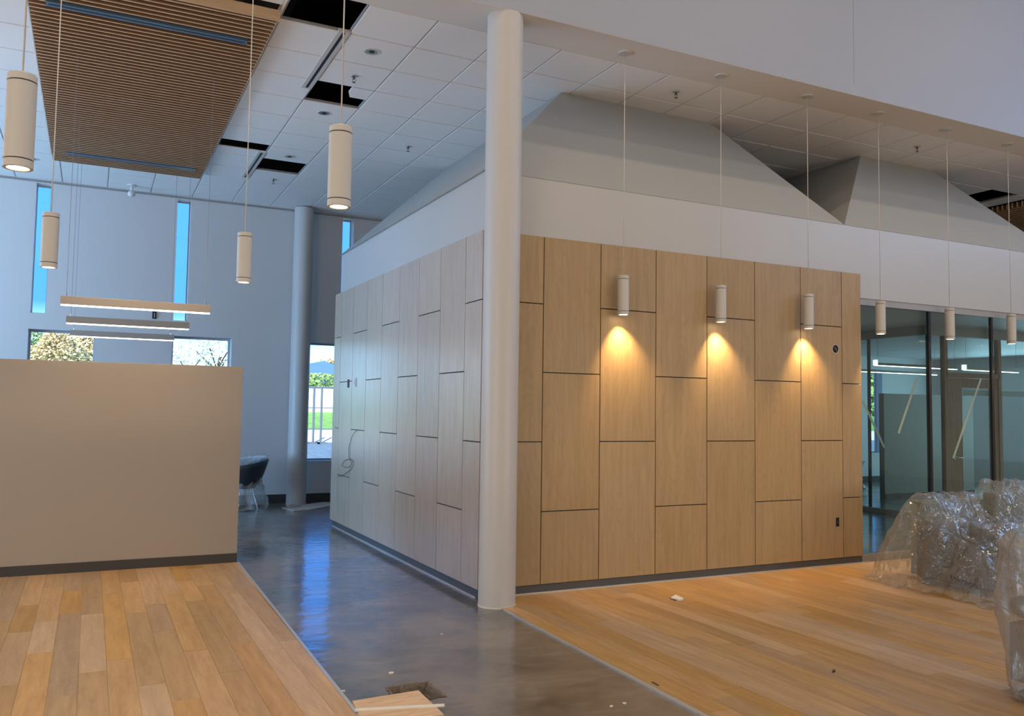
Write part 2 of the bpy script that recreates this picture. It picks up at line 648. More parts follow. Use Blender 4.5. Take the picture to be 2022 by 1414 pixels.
# ------------------------------------------------------------------ wooden floors: every plank on its own
def plank_floor(name, x_rows, y0, y1, edge, side, seed):
    rr = random.Random(seed)
    if side < 0:   # planks lie at x < edge
        pts = [(-7, y0), (edge(y0), y0), (edge(y1), y1), (-7, y1)]
    else:
        pts = [(edge(y0), y0), (16, y0), (16, y1), (edge(y1), y1)]
    base = struct(MB().prism(pts, 0.0005, 0.004).build(name, 'oak_floor'))
    w, n = 0.155, 0
    outside = MB()
    for k in x_rows:
        xa, xb = k * w, (k + 1) * w
        y = y0 - rr.uniform(0, 1.6)
        while y < y1:
            ln = rr.choice([0.9, 1.3, 1.6, 1.9, 2.1])
            ya, yb2 = max(y, y0), min(y + ln, y1)
            y += ln
            if yb2 - ya < 0.02: continue
            gp = 0.0007
            def cx(x, yy):
                return min(x, edge(yy)) if side < 0 else max(x, edge(yy))
            q = [(cx(xa + gp, ya), ya + gp), (cx(xb - gp, ya), ya + gp), (cx(xb - gp, yb2), yb2 - gp), (cx(xa + gp, yb2), yb2 - gp)]
            if abs(q[1][0] - q[0][0]) < 0.004 and abs(q[2][0] - q[3][0]) < 0.004: continue
            if any(in_view((p[0], p[1], 0), 120) for p in q + [((xa + xb) / 2, (ya + yb2) / 2)]):
                z = 0.0105 + rr.uniform(-0.0006, 0.0006)
                MB().prism(q, 0.004, z).build('plank', 'oak_floor', base)
                n += 1
            else:
                outside.prism(q, 0.004, 0.0105)
    if outside.v:
        stuff(outside.build('planks_beyond', 'oak_floor', base))
    return base, n


fl_left, nl = plank_floor('floor_left', range(-26, 10), -2.0, 9.34, edge_l, -1, 5)
fl_right, nr = plank_floor('floor_right', range(19, 74), -2.0, 6.80, edge_r, 1, 6)
print('planks', nl, nr)

# metal strips that end the wooden floors, and the strip at the foot of the cladding
def strip_trim(name, pts, w, z, mat='edge_metal'):
    mb = MB()
    for (a, c) in zip(pts[:-1], pts[1:]):
        mb.prism([(a[0] - w / 2, a[1]), (a[0] + w / 2, a[1]), (c[0] + w / 2, c[1]), (c[0] - w / 2, c[1])], 0.0, z)
    return struct(mb.build(name, mat))


strip_trim('trim_1', [(edge_l(y) + 0.012, y) for y in (-2, 2, 5, 7.5, 9.34)], 0.022, 0.013)
strip_trim('trim_2', [(edge_r(y) - 0.006, y) for y in (-2, 2, 4, 5.2, 6.36)], 0.018, 0.013)
struct(box('trim_3', 'edge_metal', 3.072, 3.085, 6.86, 11.75, 0, 0.014))
struct(box('trim_4', 'edge_metal', 3.36, 7.85, 6.776, 6.792, 0.008, 0.022))

# ------------------------------------------------------------------ the core: white box, cladding, sloped caps
XC0, XC1, YC0, YC1, ZB = 3.10, 7.76, 6.82, 11.70, 3.79
core = MB()
core.box(XC0, XC1, YC0, YC1, 0.0, ZB)
core = struct(core.build('wall_core', 'satin_white'))
# long fascia band above the glazing, flush with the core
band = struct(box('wall_band', 'satin_white', XC1, 19.5, YC0, YC0 + 0.2, 2.975, ZB))

box('backing', 'black', XL + 0.028, XC0 - 0.001, YF + 0.03, 11.80, 0.085, 3.235, core)
box('backing', 'black', XL + 0.03, 7.74, YF + 0.026, YC0 - 0.001, 0.085, 3.235, core)
box('backing', 'black', XC0, 3.60, YC1 + 0.001, 11.80, 0.085, 3.235, core)

Z0, Z1 = 0.085, 3.245
GAP = 0.0045
colsY = [6.783, 7.158, 7.779, 8.401, 9.03, 9.65, 10.267, 10.882, 11.50, 11.84]
rowsA = [Z0, 1.363, 2.62, Z1]
rowsB = [Z0, 0.735, 1.993, Z1]
for i in range(9):
    rows = rowsA if i % 2 == 0 else rowsB
    for j in range(3):
        MB().box(XL, XL + 0.027, colsY[i] + (GAP if i else 0), colsY[i + 1] - GAP, rows[j] + GAP, rows[j + 1] - GAP).build('panel', 'maple_side', core, bevel=0.0012)
colsX = [3.09, 3.677, 4.292, 4.932, 5.561, 6.192, 6.836, 7.451, 7.748]
for i in range(8):
    rows = rowsA if i % 2 == 0 else rowsB
    for j in range(3):
        MB().box(colsX[i] + GAP, colsX[i + 1] - (GAP if i < 7 else 0), YF, YF + 0.025, rows[j] + GAP, rows[j + 1] - GAP).build('panel', 'maple_front', core, bevel=0.0012)
box('panel', 'maple_side', XL + 0.03, 3.6, 11.80, 11.84, Z0, Z1, core)
struct(box('baseboard_core_side', 'base_metal', 3.086, 3.10, 6.80, 11.80, 0.0, 0.084))
struct(box('baseboard_core_front', 'base_metal', 3.40, 7.748, 6.795, 6.82, 0.010, 0.084))


# sloped caps between band top and ceiling
def cap(name, bx0, bx1, by0, by1, tx0, tx1, ty0, ty1, mat='grey_paint'):
    z0, z1 = ZB, ZC + 0.006
    return struct(MB().poly([(bx0, by0, z0), (bx1, by0, z0), (bx1, by1, z0), (bx0, by1, z0), (tx0, ty0, z1), (tx1, ty0, z1), (tx1, ty1, z1), (tx0, ty1, z1)],
                            [(0, 3, 2, 1), (4, 5, 6, 7), (0, 1, 5, 4), (1, 2, 6, 5), (2, 3, 7, 6), (3, 0, 4, 7)]).build(name, mat))


cap('wall_cap_left', XC0 - 0.03, 7.54, YC0 - 0.005, YC1, 4.45, 6.47, 7.86, 11.11)
cap('wall_cap_right', 7.545, 11.60, YC0 - 0.005, YC1, 9.08, 10.45, 7.92, 11.11)
struct(box('wall_cap_far', 'grey_paint', 11.60, 19.5, YC0 + 0.0, YC1, ZB - 0.15, ZB))

# ------------------------------------------------------------------ round columns
def column(x, y, r_, top, label):
    o = empty('column', (x, y, 0))
    autosmooth(MB().lathe([(r_, 0.0), (r_, top)], n=64).build('shaft', 'column_paint', o, smooth=True))
    autosmooth(MB().lathe([(r_ + 0.004, 0.0), (r_ + 0.004, 0.012)], n=64).build('base_joint', 'drywall', o, smooth=True))
    return tag(o, label, 'column')


column(3.14, 6.56, 0.158, ZC, 'large white round column at the near corner of the wood panelled walls')
column(3.19, 14.62, 0.165, ZC - 0.02, 'distant white round column beside the tall window in the back wall')

# ------------------------------------------------------------------ half-height partition on the left
struct(box('wall_partition', 'partition_paint', -7, 1.44, 9.348, 9.50, 0.0, 2.064, bevel=0.002))
struct(box('baseboard_partition', 'base_rubber', -7, 1.44, 9.338, 9.348, 0.008, 0.105))

# ------------------------------------------------------------------ back wall with openings
def wall_with_holes(name, mat, x0, x1, z0, z1, y0, y1, holes):
    xs = sorted({x0, x1} | {h[0] for h in holes} | {h[1] for h in holes})
    zs = sorted({z0, z1} | {h[2] for h in holes} | {h[3] for h in holes})
    def solid(i, j):
        if i < 0 or j < 0 or i >= len(xs) - 1 or j >= len(zs) - 1: return None
        cx, cz = (xs[i] + xs[i + 1]) / 2, (zs[j] + zs[j + 1]) / 2
        return not any(h[0] < cx < h[1] and h[2] < cz < h[3] for h in holes)
    mb = MB()
    for i in range(len(xs) - 1):
        for j in range(len(zs) - 1):
            if not solid(i, j): continue
            a, c, d, e_ = xs[i], xs[i + 1], zs[j], zs[j + 1]
            mb.poly([(a, y0, d), (c, y0, d), (c, y0, e_), (a, y0, e_)], [(0, 1, 2, 3)])
            mb.poly([(a, y1, d), (c, y1, d), (c, y1, e_), (a, y1, e_)], [(3, 2, 1, 0)])
            for (di, dj, q) in ((-1, 0, [(a, y0, d), (a, y0, e_), (a, y1, e_), (a, y1, d)]), (1, 0, [(c, y0, d), (c, y1, d), (c, y1, e_), (c, y0, e_)]),
                                (0, -1, [(a, y0, d), (a, y1, d), (c, y1, d), (c, y0, d)]), (0, 1, [(a, y0, e_), (c, y0, e_), (c, y1, e_), (a, y1, e_)])):
                if not solid(i + di, j + dj):
                    mb.poly(q, [(0, 1, 2, 3)])
    return struct(mb.build(name, mat))


lows = [(-0.90, 0.03, 0.69, 2.78), (1.16, 2.09, 0.69, 2.78), (3.38, 4.32, 0.69, 2.78), (15.2, 16.1, 0.69, 2.78), (17.25, 17.72, 0.69, 2.78)]
slots = [(-0.885, -0.68, 3.03, 5.05), (1.16, 1.37, 3.03, 5.05), (3.935, 4.14, 3.03, 5.05)]
wall_with_holes('wall_back', 'white_paint', -7, 20, 0, 6.2, YB, YB + 0.24, lows + slots)
struct(box('trim_shadow_line', 'tee_bar', -7, 7.6, YB - 0.012, YB - 0.001, ZC - 0.035, ZC - 0.015))  # dark strip stands for the shadowed reveal below the ceiling
struct(box('baseboard_back', 'base_rubber', -7, 20, YB - 0.012, YB, 0, 0.145))
wi = 0
for (x0, x1, z0, z1) in lows + slots:
    wi += 1
    tall = z0 > 3
    o = struct(empty('window_%d' % wi, ((x0 + x1) / 2, YB + 0.2, z0)))
    cx, cz = (x0 + x1) / 2, z0
    def bb(nm, mt, a, c, d, e_, y0=0.0, y1=0.035, par=o):
        return MB().box(a - cx, c - cx, y0, y1, d - cz, e_ - cz).build(nm, mt, par)
    t = 0.014 if tall else 0.03
    bb('jamb', 'window_frame', x0, x0 + t, z0, z1)
    bb('jamb', 'window_frame', x1 - t, x1, z0, z1)
    bb('sill_frame', 'window_frame', x0 + t, x1 - t, z0, z0 + t * 1.6)
    bb('head_frame', 'window_frame', x0 + t, x1 - t, z1 - t, z1)
    bb('pane', 'clear_glass', x0 + t, x1 - t, z0 + t * 1.6, z1 - t, 0.014, 0.018)
    if not tall:
        bb('window_sill', 'plastic_white', x0, x1, z0 - 0.0, z0 + 0.018, -0.21, 0.0)

# outer shell (mostly out of the frame)
struct(box('wall_left', 'white_paint', -7.2, -7, -9.2, 15.1, 0, ZHI))
struct(box('wall_right', 'white_paint', 20, 20.2, -9.2, 15.1, 0, ZHI))
struct(box('wall_rear', 'white_paint', -7, 20, -9.4, -9.2, 0, ZHI))
struct(box('ceiling_atrium', 'white_paint', -7.2, 20.2, -9.4, YU0 + 0.1, ZHI, ZHI + 0.2))
struct(box('ceiling_deck', 'void', -7.2, 20.2, YU0 + 0.15, 15.2, 6.2, 6.3))
# upper wall that drops to the soffit; two boards with a joint
up = struct(box('wall_upper', 'upper_daylight_tint', -7, 7.255, YU0, YU0 + 0.14, ZC, ZHI))
box('board', 'upper_daylight_tint', 7.259, 20, YU0, YU0 + 0.14, ZC, ZHI, up)
box('joint', 'grey_paint', 7.253, 7.261, YU0 + 0.004, YU0 + 0.13, ZC, ZHI, up)
struct(box('ceiling_soffit', 'drywall', -7, 20, YU0 + 0.001, YU1 - 0.008, ZC - 0.002, ZC + 0.1))

# ------------------------------------------------------------------ hung ceiling
GX, GY, GS = 2.645, 6.90, 0.6345
SLP = [(-0.62, 1.345, 7.26, 13.20), (13.14, 15.1, 7.26, 13.20)]
holes = {(-1, 3), (-1, 8), (-2, 0)}      # cell index (i, j) of missing tiles
ceil = struct(MB().box(-6.95, -4.5, YU1, YB, ZC, ZC + 0.02).build('ceiling', 'tile'))
tile_cache = {}


def tile_at(x0, x1, y0, y1, name='tile'):
    k = (round(x1 - x0, 3), round(y1 - y0, 3))
    if k not in tile_cache:
        w_, h_ = k
        mb = MB()
        mb.box(0, w_, 0, h_, 0.004, 0.016)
        mb.box(0.006, w_ - 0.006, 0.006, h_ - 0.006, 0.0, 0.004)
        tile_cache[k] = mb.data('tile', 'tile')
    o = bpy.data.objects.new(name, tile_cache[k])
    COL.objects.link(o)
    o.parent = ceil
    o.location = (x0, y0, ZC)
    return o


def subtract(r_, c):
    x0, x1, y0, y1 = r_
    a0, a1, b0, b1 = c
    if a0 >= x1 or a1 <= x0 or b0 >= y1 or b1 <= y0: return [r_]
    out = []
    if a0 > x0: out.append((x0, a0, y0, y1))
    if a1 < x1: out.append((a1, x1, y0, y1))
    m0, m1 = max(x0, a0), min(x1, a1)
    if b0 > y0: out.append((m0, m1, y0, b0))
    if b1 < y1: out.append((m0, m1, b1, y1))
    return out


skip_caps = [(4.6, 6.3, 8.0, 11.0), (9.2, 10.3, 8.0, 11.0)]
ntile = 0
rest = MB()
for i in range(-11, 27):
    for j in range(0, 13):
        x0, x1 = GX + i * GS, GX + (i + 1) * GS
        y0, y1 = GY + j * GS, min(GY + (j + 1) * GS, YB - 0.01)
        if (i, j) in holes or (i == 15 and j == 2): continue
        if (i, j) == (-2, 7): y0 = y0 + GS * 0.5     # half of this tile is missing
        rects = [(x0 + 0.005, x1 - 0.005, y0 + 0.005, y1 - 0.005)]
        for c in SLP:
            rects = [q for r_ in rects for q in subtract(r_, c)]
        for q in rects:
            if q[1] - q[0] < 0.02 or q[3] - q[2] < 0.02: continue
            if any(q[0] > c[0] and q[1] < c[1] and q[2] > c[2] and q[3] < c[3] for c in skip_caps): continue
            vis = any(in_view((a, c, ZC), 60) for a in (q[0], q[1]) for c in (q[2], q[3]))
            hid = (q[0] > 4.3 and q[2] > 9.7) or q[0] > 14.5
            if (i, j) == (-2, 0) or (i, j) == (-1, 0) : pass
            if vis and not hid:
                tile_at(*q)
                ntile += 1
            else:
                rest.box(q[0], q[1], q[2], q[3], ZC, ZC + 0.016)
stuff(rest.build('tiles_beyond', 'tile', ceil))
print('tiles', ntile)
# a tile pushed up and slipping over the second hole, a sliver left across it
o = MB().poly([(0, 0, 0), (0.24, 0, 0), (0.24, 0.3, 0), (0.05, 0.3, 0), (0, 0.16, 0), (0, 0, .015), (0.24, 0, .015), (0.24, 0.3, .015), (0.05, 0.3, .015), (0, 0.16, .015)],
              [(4, 3, 2, 1, 0), (5, 6, 7, 8, 9), (0, 1, 6, 5), (1, 2, 7, 6), (2, 3, 8, 7), (3, 4, 9, 8), (4, 0, 5, 9)]).build('tile', 'tile', ceil, loc=(2.40, 8.815, ZC + 0.002))
for i in range(-11, 28):
    x = GX + i * GS
    mb = MB()
    segs = [(YU1, YB - 0.01)]
    for c in SLP:
        if c[0] - 0.01 < x < c[1] + 0.01:
            segs = [(YU1, c[2]), (c[3], YB - 0.01)]
    for a, c_ in segs:
        mb.box(x - 0.0085, x + 0.0085, a, c_, ZC + 0.006, ZC + 0.03)
    mb.build('grid_bar', 'tee_bar', ceil)
for j in range(0, 13):
    y = GY + j * GS
    segs = [(-4.5, SLP[0][0] - 0.0), (SLP[0][1], SLP[1][0])] if SLP[0][2] < y < SLP[0][3] else [(-4.5, 15.1)]
    mb = MB()
    for a, c_ in segs:
        mb.box(a, c_, y - 0.0085, y + 0.0085, ZC + 0.0065, ZC + 0.03)
    mb.build('grid_bar', 'tee_bar', ceil)
# big hole near the soffit and half hole at the slats
# ducts glimpsed in the dark above
for (x0, x1, y0, y1) in ((1.6, 1.75, 6.95, 9.6), (2.1, 2.4, 11.6, 12.9)):
    tag(box('duct', 'duct', x0, x1, y0, y1, 5.85, 6.2), 'dark metal duct glimpsed above the missing tiles, %s' % ('near the slatted panel' if y0 < 8 else 'in the farther opening'), 'duct')

# ------------------------------------------------------------------ slatted wood ceiling panels
def slat_panel(c, label, gap=0.0832):
    x0, x1, y0, y1 = c
    o = empty('slatted_ceiling_panel', ((x0 + x1) / 2, y0, ZC))
    w_ = x1 - x0
    me = MB().box(-w_ / 2 + 0.02, w_ / 2 - 0.02, 0, 0.021, -0.10, -0.012).data('slat', 'slat_oak')
    me.materials.append(MATS['slat_side_shaded'])
    for p_ in me.polygons:
        if abs(p_.normal.y) > 0.5: p_.material_index = 1
    y = 0.15
    while y < y1 - y0 - 0.03:
        s_ = bpy.data.objects.new('slat', me)
        COL.objects.link(s_)
        s_.parent = o
        s_.location = (0, y, 0)
        y += gap
    MB().box(-w_ / 2, w_ / 2, 0.10, 0.12, -0.10, -0.004).build('fascia_board', 'slat_oak', o)
    MB().box(-w_ / 2, w_ / 2, 0, y1 - y0, 0.06, 0.08).build('backing_board', 'void', o)
    for xx in (-w_ * 0.33, 0.0, w_ * 0.33):
        MB().box(xx - 0.02, xx + 0.02, 0.12, y1 - y0 - 0.03, -0.012, 0.02).build('carrier_rail', 'void', o)
    # edge of the opening
    for (a, c_, d, e_) in ((-w_ / 2 - 0.02, -w_ / 2, 0, y1 - y0), (w_ / 2, w_ / 2 + 0.02, 0, y1 - y0), (-w_ / 2, w_ / 2, -0.02, 0), (-w_ / 2, w_ / 2, y1 - y0, y1 - y0 + 0.02)):
        MB().box(a, c_, d, e_, 0.002, 0.07).build('edge_trim', 'tile', o)
    return tag(o, label, 'ceiling panel')


slat_panel(SLP[0], 'large slatted oak ceiling panel above the half-height partition at upper left')
slat_panel(SLP[1], 'distant slatted wood ceiling panel at the right edge beyond the sloped cap')


def slot_diffuser(x0, x1, y0, y1, z, label, group, housing, par_x):
    o = empty('linear_diffuser', ((x0 + x1) / 2, (y0 + y1) / 2, z))
    hx, hy = (x1 - x0) / 2, (y1 - y0) / 2
    if par_x:
        MB().box(-hx, hx, -hy, -hy * 0.25, -0.008, 0.04).build('frame', housing, o)
        MB().box(-hx, hx, hy * 0.25, hy, -0.008, 0.04).build('frame', housing, o)
        MB().box(-hx, -hx + 0.02, -hy * 0.25, hy * 0.25, -0.008, 0.04).build('end_cap', housing, o)
        MB().box(hx - 0.02, hx, -hy * 0.25, hy * 0.25, -0.008, 0.04).build('end_cap', housing, o)
        MB().box(-hx + 0.02, hx - 0.02, -hy * 0.25, hy * 0.25, 0.006, 0.04).build('slot', 'black', o)
    else:
        MB().box(-hx, -hx * 0.3, -hy, hy, -0.008, 0.02).build('frame', housing, o)
        MB().box(hx * 0.3, hx, -hy, hy, -0.008, 0.02).build('frame', housing, o)
        MB().box(-hx * 0.3, hx * 0.3, -hy, -hy + 0.02, -0.008, 0.02).build('end_cap', housing, o)
        MB().box(-hx * 0.3, hx * 0.3, hy - 0.02, hy, -0.008, 0.02).build('end_cap', housing, o)
        MB().box(-hx * 0.3, hx * 0.3, -hy + 0.02, hy - 0.02, -0.004, 0.02).build('slot', 'black', o)
    return tag(o, label, 'air diffuser', group)


slot_diffuser(-0.47, 1.16, 7.885, 7.985, 4.995, 'dark blue-grey linear diffuser across the near end of the oak slats', 'ceiling slot diffusers', 'diffuser_blue', True)
slot_diffuser(-0.42, 1.20, 12.62, 12.72, 4.995, 'blue-grey linear diffuser across the far end of the oak slats', 'ceiling slot diffusers', 'diffuser_blue', True)
slot_diffuser(1.90, 2.01, 7.50, 9.06, ZC, 'white slot diffuser beside the oak slats, nearer of the two', 'ceiling slot diffusers', 'fixture_white', False)
slot_diffuser(1.90, 2.01, 11.68, 13.12, ZC, 'white slot diffuser beside the oak slats, farther of the two', 'ceiling slot diffusers', 'fixture_white', False)


# ------------------------------------------------------------------ ceiling fixtures
def downlight(x, y, label):
    o = empty('recessed_downlight', (x, y, ZC))
    autosmooth(MB().lathe([(0.082, -0.001), (0.082, -0.005), (0.066, -0.005), (0.066, -0.001)], n=32, cap=False).build('trim_ring', 'plastic_white', o, smooth=True))
    MB().lathe([(0.066, -0.004), (0.02, -0.002)], n=32, cap=False).build('reflector_cone', 'reflector', o, smooth=True)
    MB().lathe([(0.028, -0.0045), (0.028, -0.003)], n=24).build('aperture', 'black', o)
    return tag(o, label, 'downlight', 'recessed ceiling downlights')


downlight(2.308, 7.819, 'recessed downlight in the tile nearest the soffit, right of the near slot diffuser')
downlight(2.322, 9.751, 'recessed downlight just beyond the middle black ceiling opening')
downlight(2.328, 11.71, 'recessed downlight just before the farthest black ceiling opening')
downlight(-0.871, 13.632, 'recessed downlight at far left of the ceiling, left of the slatted panel')


def sprinkler(x, y, label):
    o = empty('sprinkler_head', (x, y, ZC))
    MB().lathe([(0.036, -0.004), (0.030, -0.010), (0.014, -0.012)], n=20).build('escutcheon', 'chrome', o, smooth=True)
    mb = MB().lathe([(0.011, -0.035), (0.011, -0.01)], n=12)
    mb.tube([(-0.012, 0, -0.03), (-0.016, 0, -0.05), (0, 0, -0.066), (0.016, 0, -0.05), (0.012, 0, -0.03)], 0.003, 6)
    mb.build('frame', 'steel_dark', o)
    MB().lathe([(0.018, -0.070), (0.018, -0.067)], n=16).build('deflector', 'steel_dark', o)
    return tag(o, label, 'sprinkler', 'ceiling sprinkler heads')


sprinkler(2.323, 8.493, 'sprinkler head beside the middle black ceiling opening')
sprinkler(3.619, 10.478, 'sprinkler head in the tiles left of the large column')
sprinkler(2.358, 13.024, 'sprinkler head beyond the farthest black ceiling opening')
sprinkler(5.521, 7.248, 'sprinkler head above the first sloped grey cap, right of the column')
sprinkler(9.371, 7.284, 'sprinkler head above the second sloped grey cap at right')
# small projector-like camera by the back wall
o = empty('security_camera', (0.446, 14.50, ZC))
MB().lathe([(0.07, -0.02), (0.07, 0.0)], n=24).build('mount', 'plastic_white', o, smooth=False)
MB().lathe([(0.02, -0.09), (0.02, -0.02)], n=16).build('stem', 'plastic_white', o)
MB().lathe([(0.012, -0.19), (0.045, -0.175), (0.06, -0.14), (0.045, -0.10), (0.015, -0.09)], n=20).build('housing', 'plastic_white', o, smooth=True)
tag(o, 'small white camera hanging from the ceiling by the back wall', 'camera')


# ------------------------------------------------------------------ cylinder pendants
def pendant(x, y, top, label, group, lens, canopy=True):
    o = empty('cylinder_pendant', (x, y, 2.56))
    R_ = 0.053
    autosmooth(MB().lathe([(R_, 0.034), (R_, 0.337)], n=40).build('body', 'fixture_white', o, smooth=True))
    autosmooth(MB().lathe([(R_ - 0.004, 0.0295), (R_ - 0.004, 0.034)], n=40).build('shadow_gap', 'fixture_line', o, smooth=True))
    bz = autosmooth(MB().lathe([(R_ - 0.008, 0.006), (R_ - 0.012, 0.0), (R_, 0.0), (R_, 0.0295), (0.0005, 0.0295)], n=40, cap=False).build('bezel', 'fixture_white', o, smooth=True))
    autosmooth(MB().lathe([(R_ - 0.004, 0.337), (R_ - 0.004, 0.342)], n=40).build('shadow_gap', 'fixture_line', o, smooth=True))
    autosmooth(MB().lathe([(R_, 0.342), (R_, 0.366), (R_ - 0.004, 0.371)], n=40).build('cap', 'fixture_white', o, smooth=True))
    MB().lathe([(R_ - 0.012, 0.005), (R_ - 0.012, 0.012)], n=32).build('lens', lens, bz)
    MB().tube([(0, 0, 0.37), (0, 0, top - 2.56)], 0.0036, 8).build('cord', 'cord_white', o, smooth=True)
    if canopy:
        autosmooth(MB().lathe([(0.062, top - 2.56 - 0.014), (0.065, top - 2.56 - 0.002)], n=32).build('canopy', 'fixture_white', o, smooth=True))
    return tag(o, label, 'pendant light', group)


place = ['first', 'second', 'third', 'fourth', 'fifth', 'sixth']
rx = [4.474, 5.648, 6.840, 7.937, 9.108, 10.262]
RL = ['white cylinder pendant lamp nearest the column, in front of the wood panelled wall',
      'white cylinder pendant lamp in front of the wood wall, middle one of its three',
      'white cylinder pendant lamp nearest the right end of the wood wall',
      'white cylinder pendant lamp in front of the first glass pane beside the wood wall',
      'white cylinder pendant lamp in front of the second glass pane',
      'white cylinder pendant lamp in front of the glass at the right edge']
YP = 6.672
for k, x in enumerate(rx):
    o = pendant(x * 1.0, YP, ZC, RL[k], 'lit pendants in a row along the front wall', 'lens_bright')
    sp = light('lamp_beam', 'SPOT', (x, YP, 2.555), 90, (1.0, 0.66, 0.30), (0.13, 0.12, -1), spot_size=math.radians(86), spot_blend=0.9, shadow_soft_size=0.02)
    sp.parent = o
    sp.matrix_parent_inverse = Matrix.Translation(-o.location)
LL = [(-0.29, 3.77, ZHI, 'large white cylinder pendant lamp cut by the left edge, nearest the camera at left'),
      (0.977, 3.77, ZHI, 'large white cylinder pendant lamp between the slatted panel and the column'),
      (-0.29, 6.46, ZC, 'smaller white cylinder pendant lamp in front of the left slot window'),
      (0.977, 6.46, ZC, 'smaller white cylinder pendant lamp above the right end of the half-height partition')]
for x, y, top, lb in LL:
    o = pendant(x, y, top, lb, 'pendants over the left wooden floor', 'lens_warm')
    sp = light('lamp_beam', 'SPOT', (x, y, 2.55), 38, (1.0, 0.74, 0.45), (0, 0, -1), spot_size=math.radians(105), spot_blend=0.8, shadow_soft_size=0.03)
    sp.parent = o
    sp.matrix_parent_inverse = Matrix.Translation(-o.location)
sp = light('partition_fill_spot', 'SPOT', (0.4, 8.75, 4.0), 230, (1.0, 0.70, 0.42), (0, 0.26, -1), spot_size=math.radians(84), spot_blend=1.0, shadow_soft_size=0.1)  # added spot without a fixture, brightens the partition top


# ------------------------------------------------------------------ linear pendants over the partition
def linear_pendant(y, label, za=2.577, length=1.345, x0=-0.295, par=None, top=5.0, group='linear pendants under the oak slats', cords=True, w=0.04, h=0.085):
    o = empty('linear_pendant', (x0 + length / 2, y, za))
    hl = length / 2
    hs_ = MB().box(-hl, hl, -w / 2, w / 2, 0.006, h).build('housing', 'fixture_grey', o, bevel=0.002)
    MB().box(-hl + 0.006, hl - 0.006, -w / 2 + 0.001, w / 2 - 0.001, -0.006, 0.006).build('light_strip', 'strip_lens', hs_)
    if cords:
        for sx in (-1, 1):
            MB().tube([(sx * (hl - 0.05), 0, h), (sx * (hl - 0.05), 0, top - za)], 0.0022, 6).build('suspension_cable', 'wire_grey', o)
            MB().lathe([(0.006, h), (0.006, h + 0.03)], cx=sx * (hl - 0.05), n=10).build('cable_grip', 'chrome', o)
    return tag(o, label, 'linear light', group)


for y, lb in ((9.02, 'long linear pendant light nearest the camera, highest of the three'), (11.08, 'middle one of three long linear pendant lights over the partition'),
              (13.17, 'farthest and lowest looking of three long linear pendant lights')):
    linear_pendant(y, lb, top=4.999)

# ------------------------------------------------------------------ small black device on the back wall
o = empty('wall_device', (0.87, YB, 3.10))
MB().box(-0.03, 0.03, -0.02, 0.0, -0.06, 0.06).build('box', 'black', o, bevel=0.003)
MB().tube([(0, -0.022, 0.03), (0.004, -0.035, 0.0), (0, -0.022, -0.04)], 0.005, 6).build('wire_tail', 'plastic_white', o)
tag(o, 'small black wiring box high on the back wall below the nearest linear light', 'wiring box')

# ------------------------------------------------------------------ cutouts and plates on the cladding
o = empty('round_cutout', (7.352, YF, 2.372))
def disc_y(r0, r1, y0, y1, n=28):
    mb = MB()
    P = []
    for (r_, y) in ((r0, y0), (r1, y0), (r1, y1), (r0, y1)):
        P += [(r_ * math.cos(2 * PI * k / n), y, r_ * math.sin(2 * PI * k / n)) for k in range(n)]
    fs = [(i * n + k, ((i + 1) % 4) * n + k, ((i + 1) % 4) * n + (k + 1) % n, i * n + (k + 1) % n) for i in range(4) for k in range(n)]
    return mb.poly(P, fs)
disc_y(0.044, 0.052, -0.002, 0.0).build('rim', 'cardboard', o)
disc_y(0.0005, 0.045, -0.0015, -0.0005).build('hole', 'void', o)
MB().tube([(-0.02, -0.004, 0.02), (0.0, -0.01, -0.01), (0.02, -0.004, -0.025)], 0.004, 6).build('wire_tail', 'wire_grey', o)
tag(o, 'round black cutout in the wood wall near its upper right end', 'cutout')
o = empty('outlet_cutout', (7.36, YF, 0.476))
MB().box(-0.024, 0.024, -0.002, 0.0, -0.048, 0.048).build('box', 'void', o)
MB().box(-0.010, 0.012, -0.005, -0.002, -0.02, 0.02).build('bracket', 'steel_dark', o)
tag(o, 'small black rectangular outlet cutout low on the wood wall', 'outlet')
o = empty('switch_cutout', (XL, 11.05, 1.965))
MB().box(-0.003, 0.0, -0.045, 0.045, -0.055, 0.055).build('box', 'black', o)
tag(o, 'black switch cutout on the side wood wall', 'outlet')
o = empty('switch_plate', (XL, 10.72, 1.975))
MB().box(-0.008, 0.0, -0.045, 0.045, -0.06, 0.06).build('plate', 'plastic_white', o, bevel=0.002)
MB().box(-0.014, -0.008, -0.018, 0.018, -0.035, 0.035).build('toggle', 'fixture_white', o, bevel=0.002)
tag(o, 'white wall switch plate on the side wood wall', 'switch')
# loose data cable looped on the side wall
pix = [(704, 850), (697, 858), (690, 880), (689, 900), (694, 914), (691, 921), (682, 923), (676, 918), (680, 910), (690, 907), (697, 911), (696, 922), (686, 932), (676, 939), (666, 941)]
raw = [on(px, py, 'X', XL - 0.012) for px, py in pix]
pts = []
for i in range(len(raw) - 1):
    p0, p1, p2, p3 = raw[max(i - 1, 0)], raw[i], raw[i + 1], raw[min(i + 2, len(raw) - 1)]
    for t in range(5):
        u = t / 5
        pts.append(0.5 * ((2 * p1) + (p2 - p0) * u + (2 * p0 - 5 * p1 + 4 * p2 - p3) * u * u + (3 * p1 - p0 - 3 * p2 + p3) * u ** 3))
pts.append(raw[-1])
o = MB().tube([(p.x + 0.002 * math.sin(i), p.y, p.z) for i, p in enumerate(pts)], 0.0028, 6).build('loose_cable', 'black', smooth=True)
tag(o, 'thin dark cable looping out of the side wood wall', 'cable')

